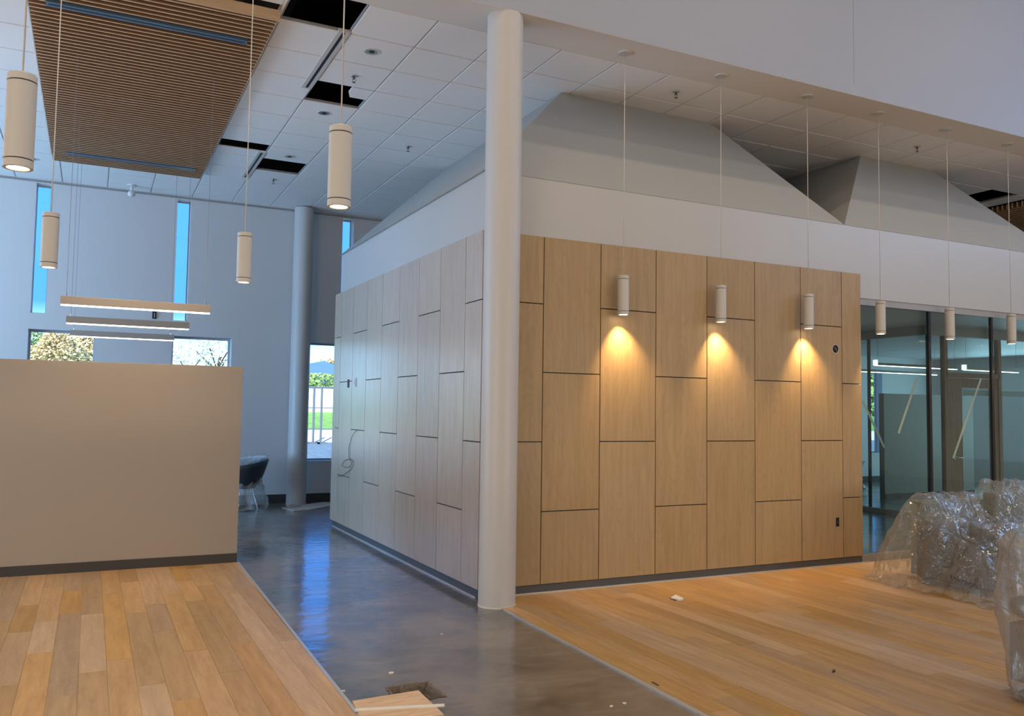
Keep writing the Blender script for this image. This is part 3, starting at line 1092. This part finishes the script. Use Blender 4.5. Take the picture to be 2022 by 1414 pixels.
# ------------------------------------------------------------------ glazed wall at the right
YG = 6.86
o = struct(empty('window_6', (7.8, YG, 0)))
def gbox(nm, mt, x0, x1, y0, y1, z0, z1, bevel=0.0):
    return MB().box(x0 - 7.8, x1 - 7.8, y0 - YG, y1 - YG, z0, z1).build(nm, mt, o, bevel=bevel)
gbox('head_frame', 'frame_alu', 7.76, 19, YG - 0.03, YG + 0.05, 2.90, 2.975)
gbox('sill_frame', 'frame_alu', 7.76, 19, YG - 0.03, YG + 0.05, 0.0, 0.085)
gbox('jamb', 'frame_alu', 7.76, 7.80, YG - 0.03, YG + 0.05, 0.085, 2.90)
mx_ = [7.80, 8.985, 10.145, 11.31, 12.47, 13.63]
for k in range(5):
    gbox('pane', 'teal_glass', mx_[k] + (0.02 if k else 0), mx_[k + 1] - 0.02, YG, YG + 0.008, 0.085, 2.90)
    gbox('mullion', 'mullion', mx_[k + 1] - 0.02, mx_[k + 1] + 0.02, YG - 0.012, YG + 0.02, 0.085, 2.90)
gbox('pane', 'teal_glass', 13.65, 19, YG, YG + 0.008, 0.085, 2.90)

# interior behind the glazing
struct(box('ceiling_glazed_room', 'white_paint', 7.76, 20, YG + 0.17, YB, 3.10, 3.20))
struct(box('wall_core_side', 'white_paint', 7.761, 7.80, YG + 0.1, YB, 0, 3.10))
o = struct(empty('window_7', (12.0, 9.2, 0)))
def ibox(nm, mt, x0, x1, y0, y1, z0, z1, par=None):
    return MB().box(x0 - 12.0, x1 - 12.0, y0 - 9.2, y1 - 9.2, z0, z1).build(nm, mt, par or o)
ibox('head_frame', 'frame_alu', 11.97, 12.05, 9.2, 14.8, 2.95, 3.10)
ibox('sill_frame', 'frame_alu', 11.97, 12.05, 9.2, 14.8, 0, 0.08)
for y in (9.2, 10.35, 11.5, 12.65, 13.8):
    ibox('mullion', 'mullion', 11.99, 12.03, y - 0.02, y + 0.02, 0.08, 2.95)
for y in (9.22, 10.37, 11.52, 12.67):
    ibox('pane', 'teal_glass', 12.005, 12.013, y, y + 1.11, 0.08, 2.95)
ibox('head_frame', 'frame_alu', 12.05, 19, 9.16, 9.24, 2.95, 3.10)
ibox('transom', 'door_wood', 12.40, 13.75, 9.16, 9.24, 2.28, 2.36)
ibox('mullion', 'door_wood', 12.36, 12.44, 9.16, 9.24, 0.0, 2.95)
ibox('mullion', 'door_wood', 13.72, 13.80, 9.16, 9.24, 0.0, 2.95)
ibox('pane', 'teal_glass', 12.04, 12.36, 9.196, 9.204, 0.08, 2.95)
ibox('pane', 'teal_glass', 12.44, 13.72, 9.196, 9.204, 2.36, 2.95)
ibox('pane', 'teal_glass', 13.80, 19.0, 9.196, 9.204, 0.08, 2.95)
d = struct(empty('door_1', (12.46, 9.2, 0)))
def dbox(nm, mt, x0, x1, y0, y1, z0, z1):
    return MB().box(x0, x1, y0, y1, z0, z1).build(nm, mt, d)
dbox('stile', 'door_wood', 0.0, 0.34, -0.022, 0.022, 0.01, 2.27)
dbox('stile', 'door_wood', 1.08, 1.25, -0.022, 0.022, 0.01, 2.27)
dbox('top_rail', 'door_wood', 0.34, 1.08, -0.022, 0.022, 2.12, 2.27)
dbox('bottom_rail', 'door_wood', 0.34, 1.08, -0.022, 0.022, 0.01, 0.28)
dbox('pane', 'teal_glass', 0.34, 1.08, -0.004, 0.004, 0.28, 2.12)
MB().lathe([(0.032, 0.0), (0.032, 0.012)], n=24).build('rose', 'chrome', d, loc=(0.13, -0.023, 0.98)).rotation_euler.x = PI / 2
MB().tube([(0.13, -0.034, 0.98), (0.13, -0.07, 0.98), (0.16, -0.078, 0.98), (0.27, -0.078, 0.975)], 0.010, 10).build('lever', 'chrome', d, smooth=True)
# low partition inside and its base
struct(box('wall_partition_far', 'partition_paint', 14.1, 16.8, 11.8, 11.92, 0.0, 2.08))
struct(box('baseboard_partition_far', 'base_rubber', 14.1, 16.8, 11.79, 11.8, 0.0, 0.10))
# frosted band
tag(box('frosted_band', 'frost', 13.0, 15.4, 9.30, 9.305, 2.0, 2.09), 'pale horizontal frosted strip across the door glass behind the glazing', 'film strip')
# linear lights in the glazed room
for (x0, ln, y, lb) in ((12.35, 2.15, 10.5, 'lit linear light behind the glass, upper left one'), (14.72, 1.6, 10.5, 'lit linear light behind the glass, right one above the door'),
                        (13.6, 2.6, 12.2, 'lit linear light behind the glass, lower farther one')):
    q = linear_pendant(y, lb, za=2.52, length=ln, x0=x0, top=3.10, group='linear lights in the glazed room', w=0.05, h=0.05)
    MB().box(-ln / 2 - 0.006, -ln / 2, -0.05, 0.05, 0.0, 0.10).build('end_plate', 'strip_end', q)

# tape strips on the glass
def tape(pa, pb, w_, y, lb):
    a, c = on(pa[0], pa[1], 'Y', y), on(pb[0], pb[1], 'Y', y)
    dvec = (c - a).normalized()
    nv = Vector((-dvec.z, 0, dvec.x)) * w_ / 2
    mid = (a + c) / 2
    P = [a - nv, c - nv, c + nv, a + nv]
    P2 = [p + Vector((0, -0.002, 0)) for p in P]
    q = MB().poly([p - mid for p in P2 + P], [(0, 1, 2, 3), (7, 6, 5, 4), (0, 4, 5, 1), (1, 5, 6, 2), (2, 6, 7, 3), (3, 7, 4, 0)]).build('tape_strip', 'tape', loc=mid)
    tag(q, lb, 'tape', 'diagonal warning tape on the glass')
tape((1810, 749), (1774, 856), 0.034, YG - 0.001, 'pale green tape strip slanting across the first glass pane')
tape((1937, 747), (1882, 905), 0.034, YG - 0.001, 'long pale green tape strip slanting across the second glass pane')
tape((1703, 790), (1746, 884), 0.03, YG + 0.012, 'dark looking tape strip beside the wood wall, slanting the other way')


# ------------------------------------------------------------------ tub armchairs in plastic bags
def noise3(p, s, o_=0.0):
    return noise.noise(Vector((p[0] * s + o_, p[1] * s + o_ * 1.7, p[2] * s - o_)))


def tub_chair(loc, rotz, label):
    o = empty('wrapped_armchair', loc)
    o.rotation_euler.z = rotz
    # shell: lofted tub, high at the back
    P, fs, n, rows = [], [], 28, 7
    for j in range(rows):
        v = j / (rows - 1)
        for k in range(n + 1):
            a = -PI * 0.80 + 2 * PI * 0.80 * k / n
            hi = 0.30 + 0.12 * (0.5 + 0.5 * math.cos(a)) + 0.03
            r_ = 0.17 + 0.20 * v ** 0.6
            z = 0.36 + hi * v
            P.append((-r_ * math.cos(a) * 1.02, r_ * math.sin(a), z))
    for j in range(rows - 1):
        for k in range(n):
            fs.append((j * (n + 1) + k, j * (n + 1) + k + 1, (j + 1) * (n + 1) + k + 1, (j + 1) * (n + 1) + k))
    sh = MB().poly(P, fs).build('shell', 'leather_dark', o, smooth=True)
    md = sh.modifiers.new('solid', 'SOLIDIFY')
    md.thickness = 0.035
    MB().lathe([(0.18, 0.36), (0.27, 0.40), (0.28, 0.45), (0.24, 0.48), (0.001, 0.49)], n=28).build('seat_cushion', 'leather_dark', o, smooth=True)
    for a in (0.8, 2.35, -0.8, -2.35):
        MB().tube([(0.16 * math.cos(a), 0.16 * math.sin(a), 0.37), (0.27 * math.cos(a), 0.27 * math.sin(a), 0.0)], 0.009, 8).build('leg', 'chrome', o)
    MB().tube([(0.27 * math.cos(t * PI / 12 + .8), 0.27 * math.sin(t * PI / 12 + .8), 0.012) for t in range(25)], 0.007, 6).build('base_ring', 'chrome', o)
    # loose plastic bag
    P, fs, n, rows = [], [], 56, 26
    for j in range(rows + 1):
        v = j / rows
        for k in range(n):
            a = 2 * PI * k / n
            topz = 0.80 + 0.09 * math.cos(a + PI)
            if v < 0.25:
                u = v / 0.25
                r_ = 0.40 * u
                z = (0.60 + (topz - 0.60) * u ** 2)
            else:
                u = (v - 0.25) / 0.75
                z = topz * (1 - u) + 0.03 * u
                r_ = 0.40 - 0.13 * math.sin(min(1, u * 1.25) * PI) ** 1.0 + 0.02 * u
            f_ = math.sin(a * 11 + 3 * v) * 0.018 * v + noise3((math.cos(a), math.sin(a), v * 3), 2.2, 4) * 0.06 + noise3((math.cos(a) * 2, math.sin(a) * 2, v * 6), 3.2, 9) * 0.03
            r_ += f_ * min(1, v * 3)
            P.append((r_ * math.cos(a), r_ * math.sin(a), max(0.012, z + 0.02 * noise3((math.cos(a) * r_ * 6, math.sin(a) * r_ * 6, 0), 1.5))))
    for j in range(rows):
        for k in range(n):
            fs.append((j * n + k, j * n + (k + 1) % n, (j + 1) * n + (k + 1) % n, (j + 1) * n + k))
    MB().poly(P, fs).build('plastic_bag', 'film_bag', o, smooth=True)
    return tag(o, label, 'armchair', 'tub armchairs in plastic bags')


tub_chair((2.22, 14.15, 0), PI + 0.3, 'dark tub armchair in a clear plastic bag behind the partition end')
tub_chair((14.0, 12.7, 0), -0.8, 'dark tub armchair in a plastic bag seen through the first glass pane')

# ------------------------------------------------------------------ cardboard and debris
def flat_poly(name, mat, pix_or_pts, z0, z1, label, cat, world=False, group=None):
    pts = pix_or_pts if world else [on(px, py, 'Z', z1) for px, py in pix_or_pts]
    pts = [Vector((p[0], p[1], 0)) for p in pts]
    c = sum(pts, Vector()) / len(pts)
    ar = sum(pts[i].x * pts[(i + 1) % len(pts)].y - pts[(i + 1) % len(pts)].x * pts[i].y for i in range(len(pts)))
    if ar < 0: pts.reverse()
    q = MB().prism([(p.x - c.x, p.y - c.y) for p in pts], 0, z1 - z0).build(name, mat, loc=(c.x, c.y, z0))
    return tag(q, label, cat, group)


flat_poly('cardboard_sheet', 'cardboard', [(556, 1002), (600, 996), (640, 991), (652, 992), (652, 999), (610, 1006), (580, 1008)], 0.001, 0.012, 'flattened cardboard sheet on the concrete by the far column', 'cardboard')
flat_poly('cardboard_sheet', 'cardboard', [(566, 998), (585, 993), (596, 995), (590, 999), (572, 1001)], 0.0125, 0.022, 'small cardboard flap lying on the larger cardboard sheet', 'cardboard')
flat_poly('plywood_board', 'plywood', [(696, 1384), (826, 1363), (876, 1410), (722, 1434)], 0.002, 0.021, 'square plywood offcut over the hole in the concrete floor', 'board')
flat_poly('wood_stick', 'chip', [(701, 1399), (877, 1389.5), (878, 1393), (701, 1402.5)], 0.0215, 0.029, 'thin wooden stick lying across the plywood offcut', 'stick')
for (px, py, s_, mt, lb) in ((773, 1330, 0.018, 'chip', 'white chip on the concrete beyond the floor hole'), (872, 1253, 0.010, 'chip', 'tiny white chip on the concrete in line with the column'),
                             (1207, 1396, 0.011, 'chip', 'white chip at the lower right of the concrete, left of its pair'), (1233, 1390, 0.012, 'chip', 'white chip at the lower right of the concrete, right of its pair'),
                             (678, 1366, 0.014, 'chip', 'pale chip beside the metal floor strip near the plywood')):
    p = on(px, py, 'Z', 0.0)
    rr = random.Random(px)
    pts = [(p.x + s_ * (1 + rr.uniform(-.3, .3)) * math.cos(a), p.y + s_ * 0.7 * (1 + rr.uniform(-.3, .3)) * math.sin(a)) for a in [k * PI / 3 for k in range(6)]]
    flat_poly('debris_chip', mt, pts, 0.001, 0.007, lb, 'debris', world=True, group='chips on the concrete')
flat_poly('wood_shim', 'chip', [(1324, 1180), (1334, 1174), (1350, 1181), (1343, 1184)], 0.0115, 0.024, 'white painted wood offcut on the oak floor before the wall', 'offcut')
flat_poly('wood_sliver', 'base_rubber', [(1322, 1181), (1324, 1180), (1336, 1185), (1334, 1186)], 0.0115, 0.016, 'dark sliver beside the white offcut on the oak floor', 'sliver')
flat_poly('dark_sliver', 'base_rubber', [(1286, 1346), (1290, 1346), (1302, 1353), (1298, 1353)], 0.0115, 0.015, 'dark sliver on the oak floor near its metal edge strip', 'sliver')
flat_poly('dark_crumb', 'base_rubber', [(1643, 1325), (1646, 1321), (1650, 1324), (1646, 1327)], 0.0115, 0.018, 'dark crumb on the middle of the right oak floor', 'debris')

# ------------------------------------------------------------------ sofa under crumpled plastic at right
so = empty('wrapped_sofa', (7.9, 5.5, 0.0105))
def sbox(nm, mt, x0, x1, y0, y1, z0, z1, bv=0.02):
    return MB().box(x0 - 7.9, x1 - 7.9, y0 - 5.5, y1 - 5.5, z0, z1).build(nm, mt, so, bevel=bv)
sbox('back_panel', 'upholstery_grey', 7.42, 8.22, 5.78, 5.92, 0.06, 0.79)
sbox('seat', 'upholstery', 7.50, 8.80, 5.10, 5.76, 0.14, 0.40, 0.05)
sbox('cushion', 'upholstery', 7.52, 8.14, 5.06, 5.70, 0.405, 0.54, 0.05)
sbox('cushion', 'upholstery', 8.16, 8.78, 5.06, 5.70, 0.405, 0.54, 0.05)
MB().poly([(-0.60, -0.50, 0.06), (-0.42, -0.50, 0.06), (-0.42, 0.26, 0.06), (-0.60, 0.26, 0.06), (-0.60, -0.34, 0.40), (-0.42, -0.34, 0.40), (-0.42, 0.26, 0.62), (-0.60, 0.26, 0.62)],
          [(0, 3, 2, 1), (4, 5, 6, 7), (0, 1, 5, 4), (1, 2, 6, 5), (2, 3, 7, 6), (3, 0, 4, 7)]).build('arm', 'upholstery', so, bevel=0.03)
sbox('end_panel', 'upholstery_grey', 8.55, 9.35, 5.78, 5.92, 0.06, 0.84)
for x in (7.36, 8.74):
    for y in (5.1, 5.70):
        sbox('foot', 'steel_dark', x - 0.02, x + 0.02, y - 0.02, y + 0.02, 0.0, 0.14, 0.003)
boxes = [(7.40, 8.24, 5.76, 5.94, 0.82), (7.46, 8.84, 5.1, 5.8, 0.57), (8.53, 9.4, 5.7, 5.94, 0.88), (7.28, 7.50, 5.45, 5.8, 0.64), (7.28, 7.50, 5.12, 5.5, 0.46), (7.26, 7.52, 4.98, 5.12, 0.34)]
def drape_h(x, y):
    wx = x + 0.09 * noise3((x, y, 0), 2.6, 1.0) + 0.045 * noise3((x, y, 0), 7.0, 5.0)
    wy = y + 0.09 * noise3((x, y, 3), 2.6, 7.0) + 0.045 * noise3((x, y, 5), 7.0, 2.0)
    h_ = 0.0
    for (x0, x1, y0, y1, hz) in boxes:
        dx = max(x0 - wx, 0, wx - x1)
        dy = max(y0 - wy, 0, wy - y1)
        dd = math.hypot(dx, dy)
        h_ = max(h_, hz * max(0.0, 1 - dd / 0.29) ** 0.75 if dd > 0 else hz)
    ridg = 1 - abs(noise3((x, y, 1), 5.5, 3.0)) * 2
    calm = 0.45 if (y > 5.62 and x < 8.3) else 1.0
    h_ += calm * (0.06 * ridg + 0.03 * noise3((x, y, 0), 13.0) + 0.018 * noise3((x, y, 0), 24.0, 8.0)) * (0.35 + min(1.0, h_ * 1.5))
    return max(0.005 + 0.05 * max(0.0, 0.75 - 2.2 * abs(noise3((x, y, 2), 5.0))) + 0.012 * abs(noise3((x, y, 2), 17.0)), h_)
nx, ny = 200, 130
X0, X1, Y0_, Y1_ = 6.84, 9.75, 4.46, 6.22
P = []
for j in range(ny + 1):
    for i in range(nx + 1):
        x = X0 + (X1 - X0) * i / nx
        y = Y0_ + (Y1_ - Y0_) * j / ny
        P.append((x, y, drape_h(x, y)))
keep = [p[2] > 0.036 or noise3((p[0], p[1], 0), 3.0) > -0.15 for p in P]
fs = []
for j in range(ny):
    for i in range(nx):
        a = j * (nx + 1) + i
        q = (a, a + 1, a + nx + 2, a + nx + 1)
        cxm, cym = P[a][0], P[a][1]
        edge_d = min(cxm - X0, X1 - cxm, cym - Y0_, Y1_ - cym)
        if edge_d < 0.08 + 0.10 * noise3((cxm, cym, 0), 3.0) and P[a][2] < 0.12: continue
        fs.append(q)
used = sorted({i for f in fs for i in f})
ix = {v: k for k, v in enumerate(used)}
# pull the vertices sideways a little so the steep sides fold
Q = []
for v in used:
    p = P[v]
    Q.append((p[0] - 7.9 + 0.03 * noise3(p, 9, 2), p[1] - 5.5 + 0.03 * noise3(p, 9, 6), p[2]))
sheet = MB().poly(Q, [tuple(ix[i] for i in f) for f in fs]).build('plastic_sheet', 'film_clear', so, smooth=True)
tag(so, 'dark sofa under crumpled clear plastic in front of the glass wall', 'sofa')
bvh = BVHTree.FromPolygons([Vector(q) + Vector((7.9, 5.5, 0.0105)) for q in Q], [tuple(ix[i] for i in f) for f in fs])


def lettering(text, px, py, size, tilt, roll=0.0):
    cu = bpy.data.curves.new('lettering', 'FONT')
    cu.body = text
    cu.size = size
    cu.align_x = 'CENTER'
    cu.align_y = 'CENTER'
    cu.offset = -0.001
    t_ = bpy.data.objects.new('lettering', cu)
    COL.objects.link(t_)
    dg = bpy.context.evaluated_depsgraph_get()
    me = bpy.data.meshes.new_from_object(t_.evaluated_get(dg))
    bpy.data.objects.remove(t_)
    r0 = (on(px, py, 'Y', 5.0) - EYEV).normalized()
    hit = bvh.ray_cast(EYEV, r0)[0]
    if hit is None:
        return
    right = Vector((0.895, -0.445, 0))
    upv = Vector((0, 0, 1))
    c_, s_ = math.cos(roll), math.sin(roll)
    for v in me.vertices:
        a, b_ = v.co.x * c_ - v.co.y * s_, v.co.x * s_ + v.co.y * c_
        tgt = hit + right * a + upv * (b_ + a * tilt)
        dr = (tgt - EYEV).normalized()
        h2 = bvh.ray_cast(EYEV, dr)[0]
        if h2 is None or (h2 - hit).length > size * 4: h2 = tgt
        w_ = h2 - dr * 0.006
        v.co = w_ - so.location
    me.materials.clear()
    me.materials.append(MATS['ink'])
    q = bpy.data.objects.new('printed_lettering', me)
    COL.objects.link(q)
    q.parent = sheet


lettering('teknion', 1903, 1148, 0.080, -0.34)
lettering('tekn', 1803, 1140, 0.06, -0.15)
lettering('tekn', 1829, 1003, 0.05, 0.25)

# ------------------------------------------------------------------ chair in milky plastic at the right edge
ch = empty('wrapped_chair', (5.06, 3.07, 0.0105))
MB().lathe([(0.02, 0.47), (0.20, 0.48), (0.225, 0.51), (0.215, 0.56), (0.02, 0.58)], n=28).build('seat', 'upholstery_grey', ch, smooth=True)
MB().box(0.10, 0.17, -0.19, 0.19, 0.55, 0.93).build('backrest', 'upholstery_grey', ch, bevel=0.03)
MB().lathe([(0.03, 0.08), (0.03, 0.47)], n=16).build('pedestal', 'steel_dark', ch)
MB().lathe([(0.19, 0.0), (0.19, 0.02), (0.04, 0.08)], n=28).build('base', 'steel_dark', ch)
MB().box(-0.17, -0.02, -0.17, 0.17, 0.10, 0.44).build('lower_panel', 'upholstery_grey', ch, bevel=0.02)
P, fs, n, rows = [], [], 96, 60
prof = [(0.0, 0.985), (0.10, 0.98), (0.20, 0.955), (0.262, 0.88), (0.275, 0.75), (0.28, 0.62), (0.272, 0.50), (0.25, 0.38), (0.235, 0.27), (0.24, 0.16), (0.235, 0.08), (0.22, 0.03), (0.20, 0.008)]
for j in range(rows + 1):
    t = j / rows * (len(prof) - 1)
    a_ = min(int(t), len(prof) - 2)
    u = t - a_
    r0 = prof[a_][0] * (1 - u) + prof[a_ + 1][0] * u
    z = prof[a_][1] * (1 - u) + prof[a_ + 1][1] * u
    for k in range(n):
        a = 2 * PI * k / n
        fold = 0.014 * math.sin(a * 5 + z * 7) + 0.035 * noise3((math.cos(a), math.sin(a), z * 1.6), 2.0, 2.0) + 0.010 * (1 - 2 * abs(noise3((math.cos(a) * 1.5, math.sin(a) * 1.5, z * 2), 3.5, 6.0)))
        fold += 0.008 * noise3((math.cos(a), math.sin(a), z * 8), 6.0, 3.0) * (1.5 if z < 0.3 else 0.6)
        r_ = max(0.0, r0 + fold * min(1, r0 * 5))
        P.append((r_ * math.cos(a), r_ * math.sin(a), z + 0.02 * noise3((r0 * math.cos(a) * 5, r0 * math.sin(a) * 5, 0), 1.3) * (1 if z > 0.1 else 0)))
for j in range(rows):
    for k in range(n):
        fs.append((j * n + k, j * n + (k + 1) % n, (j + 1) * n + (k + 1) % n, (j + 1) * n + k))
MB().poly(P, fs).build('plastic_bag', 'film_milky', ch, smooth=True)
tag(ch, 'upright chair in a milky plastic bag cut by the right edge', 'chair')

# ------------------------------------------------------------------ outside the windows
def ground(name, mat, prof, x0=-60, x1=90):
    mb = MB()
    for (ya, za), (yb_, zb) in zip(prof[:-1], prof[1:]):
        mb.poly([(x0, ya, za), (x1, ya, za), (x1, yb_, zb), (x0, yb_, zb)], [(0, 1, 2, 3)])
    return struct(mb.build(name, mat))


ground('ground_gravel', 'gravel', [(15.3, -0.1), (26, 0.56)])
ground('ground_road', 'asphalt', [(26, 0.56), (30, 0.84)])
ground('ground_grass', 'grass', [(30, 0.84), (38, 1.42), (120, 2.4)])
# picket fence
x_a, x_b = on(590, 800, 'Y', 38).x, on(680, 800, 'Y', 38).x
pf = empty('picket_fence', ((x_a + x_b) / 2, 38, 1.42))
pk = MB().poly([(-0.045, 0, 0), (0.045, 0, 0), (0.045, 0, 1.08), (0, 0, 1.14), (-0.045, 0, 1.08), (-0.045, 0.02, 0), (0.045, 0.02, 0), (0.045, 0.02, 1.08), (0, 0.02, 1.14), (-0.045, 0.02, 1.08)],
               [(0, 1, 2, 3, 4), (9, 8, 7, 6, 5), (0, 5, 6, 1), (1, 6, 7, 2), (2, 7, 8, 3), (3, 8, 9, 4), (4, 9, 5, 0)]).data('picket', 'picket_white')
hw = (x_b - x_a) / 2 + 0.8
x = -hw
while x < hw:
    q = bpy.data.objects.new('picket', pk)
    COL.objects.link(q)
    q.parent = pf
    q.location = (x, 0, 0)
    x += 0.105
for z in (0.25, 0.85):
    MB().box(-hw, hw, 0.02, 0.05, z, z + 0.09).build('rail', 'picket_white', pf)
tag(pf, 'white picket fence outside beyond the grass, seen through the tall window', 'fence')
# temporary steel fence
x_a, x_b = on(596, 800, 'Y', 25.8).x, on(670, 800, 'Y', 25.8).x
tf = empty('steel_site_fence', ((x_a + x_b) / 2, 25.8, 0.5))
for px in (620, 635):
    x = on(px, 800, 'Y', 25.8).x - (x_a + x_b) / 2
    MB().tube([(x, 0, 0), (x, 0, 1.78)], 0.035, 8).build('post', 'fence_steel', tf)
    MB().box(x - 0.16, x + 0.16, -0.25, 0.25, 0.0, 0.08).build('foot', 'fence_steel', tf)
for z, t_ in ((1.74, 0.03), (1.12, 0.016), (0.48, 0.016)):
    MB().tube([(-2.0, 0, z), (2.0, 0, z)], t_, 8).build('rail', 'fence_steel', tf)
tag(tf, 'dark steel site fence outside the tall window', 'fence')
# house
hx = on(638, 740, 'Y', 55).x
hs = empty('house', (hx, 55, 1.6))
MB().box(-3.6, 3.6, 0, 6, 0, 1.6).build('wall', 'house_wall', hs)
MB().poly([(-4.2, -0.3, 1.5), (4.2, -0.3, 1.5), (0, -0.3, 3.05), (-4.2, 6.3, 1.5), (4.2, 6.3, 1.5), (0, 6.3, 3.05)], [(0, 1, 2), (5, 4, 3), (0, 2, 5, 3), (1, 4, 5, 2), (0, 3, 4, 1)]).build('roof', 'roof_blue', hs)
tag(hs, 'low house with a blue gable roof outside, behind the hedge', 'house')


def leaf_mesh(name, mat, n_, rx_, ry_, rz_, s_, seed, boxy=False):
    rr = random.Random(seed)
    P, fs = [], []
    lumps = [(rr.uniform(-.6, .6), rr.uniform(-.6, .6), rr.uniform(-.55, .6), rr.uniform(.3, .55)) for _ in range(12)]
    for _ in range(n_):
        if boxy:
            c = Vector((rr.uniform(-rx_, rx_), rr.uniform(-ry_, ry_), rr.uniform(-rz_, rz_)))
        else:
            l = rr.choice(lumps)
            dv = Vector((rr.gauss(0, 1), rr.gauss(0, 1), rr.gauss(0, 1))).normalized() * l[3] * rr.uniform(.7, 1.0)
            c = Vector(((l[0] + dv.x) * rx_, (l[1] + dv.y) * ry_, (l[2] + dv.z) * rz_))
        a = Vector((rr.gauss(0, 1), rr.gauss(0, 1), rr.gauss(0, 1))).normalized()
        b_ = a.orthogonal().normalized()
        k = len(P)
        P += [c - a * s_, c + b_ * s_ * .6, c + a * s_, c - b_ * s_ * .6]
        fs.append((k, k + 1, k + 2, k + 3))
    return MB().poly(P, fs).data(name, mat)


q = bpy.data.objects.new('hedge', leaf_mesh('hedge', 'leaf_hedge', 9000, 5.0, 0.6, 0.95, 0.09, 3, True))
COL.objects.link(q)
q.location = (on(630, 760, 'Y', 42).x, 42, 2.35)
tag(q, 'clipped green hedge outside behind the picket fence', 'hedge')
core_mesh = {}
crowns = {'leaf_pale': leaf_mesh('foliage', 'leaf_pale', 900, 2.6, 2.4, 2.3, 0.13, 14), 'leaf_green': leaf_mesh('foliage', 'leaf_green', 5200, 2.6, 2.4, 2.3, 0.16, 11), 'leaf_orange': leaf_mesh('foliage', 'leaf_orange', 4200, 2.6, 2.4, 2.3, 0.16, 12), 'leaf_hedge': leaf_mesh('foliage', 'leaf_hedge', 3600, 2.6, 2.4, 2.3, 0.15, 13)}
trunk = MB()
trunk.tube([(0, 0, 0), (0.05, 0, 1.2), (0.0, 0.1, 2.4), (0.2, 0, 4.0)], 0.13, 8)
for k in range(6):
    a = k * 1.05
    trunk.tube([(0.02, 0.05, 1.9 + 0.2 * k), (0.7 * math.cos(a), 0.7 * math.sin(a), 2.9 + 0.2 * k), (1.5 * math.cos(a), 1.5 * math.sin(a), 3.6 + 0.25 * k)], 0.05, 6)
trunk_me = trunk.data('trunk', 'bark')
TREES = [(66, 700, 50, 'leaf_green', 0.6, 'dark green tree outside the left low window, leftmost'), (124, 690, 44, 'leaf_orange', 0.5, 'orange and green autumn tree outside the left low window'),
         (172, 688, 56, 'leaf_orange', 0.75, 'autumn tree at the right of the left low window'), (372, 722, 60, 'leaf_pale', 0.8, 'pale tree at the left of the middle low window'),
         (430, 700, 66, 'leaf_pale', 1.0, 'bare looking pale tree at the right of the middle low window'), (602, 744, 95, 'leaf_green', 0.66, 'green tree outside at the left of the tall window'),
         (630, 745, 80, 'leaf_hedge', 0.75, 'green tree outside behind the blue roofed house'), (660, 740, 70, 'leaf_orange', 0.75, 'autumn tree outside right of the blue roofed house'),
         (1722, 770, 50, 'leaf_hedge', 1.3, 'green tree seen outside through the glass wall at right'), (1760, 780, 56, 'leaf_green', 1.2, 'darker green tree seen through the glass wall at right')]
for (px, py, Y, mt, sc, lb) in TREES:
    c = on(px, py, 'Y', Y)
    gz = 1.42 + (Y - 38) * 0.012
    hz = c.z - gz
    o = empty('tree', (c.x, Y, gz))
    k = hz / 4.2
    for nm, me in (('trunk', trunk_me), ('foliage', crowns[mt])):
        q = bpy.data.objects.new(nm, me)
        COL.objects.link(q)
        q.parent = o
        q.scale = (sc, sc, k) if nm == 'trunk' else (sc, sc, sc)
        if nm == 'foliage': q.location = (0, 0, hz)
    tag(o, lb, 'tree', 'trees outside the windows')
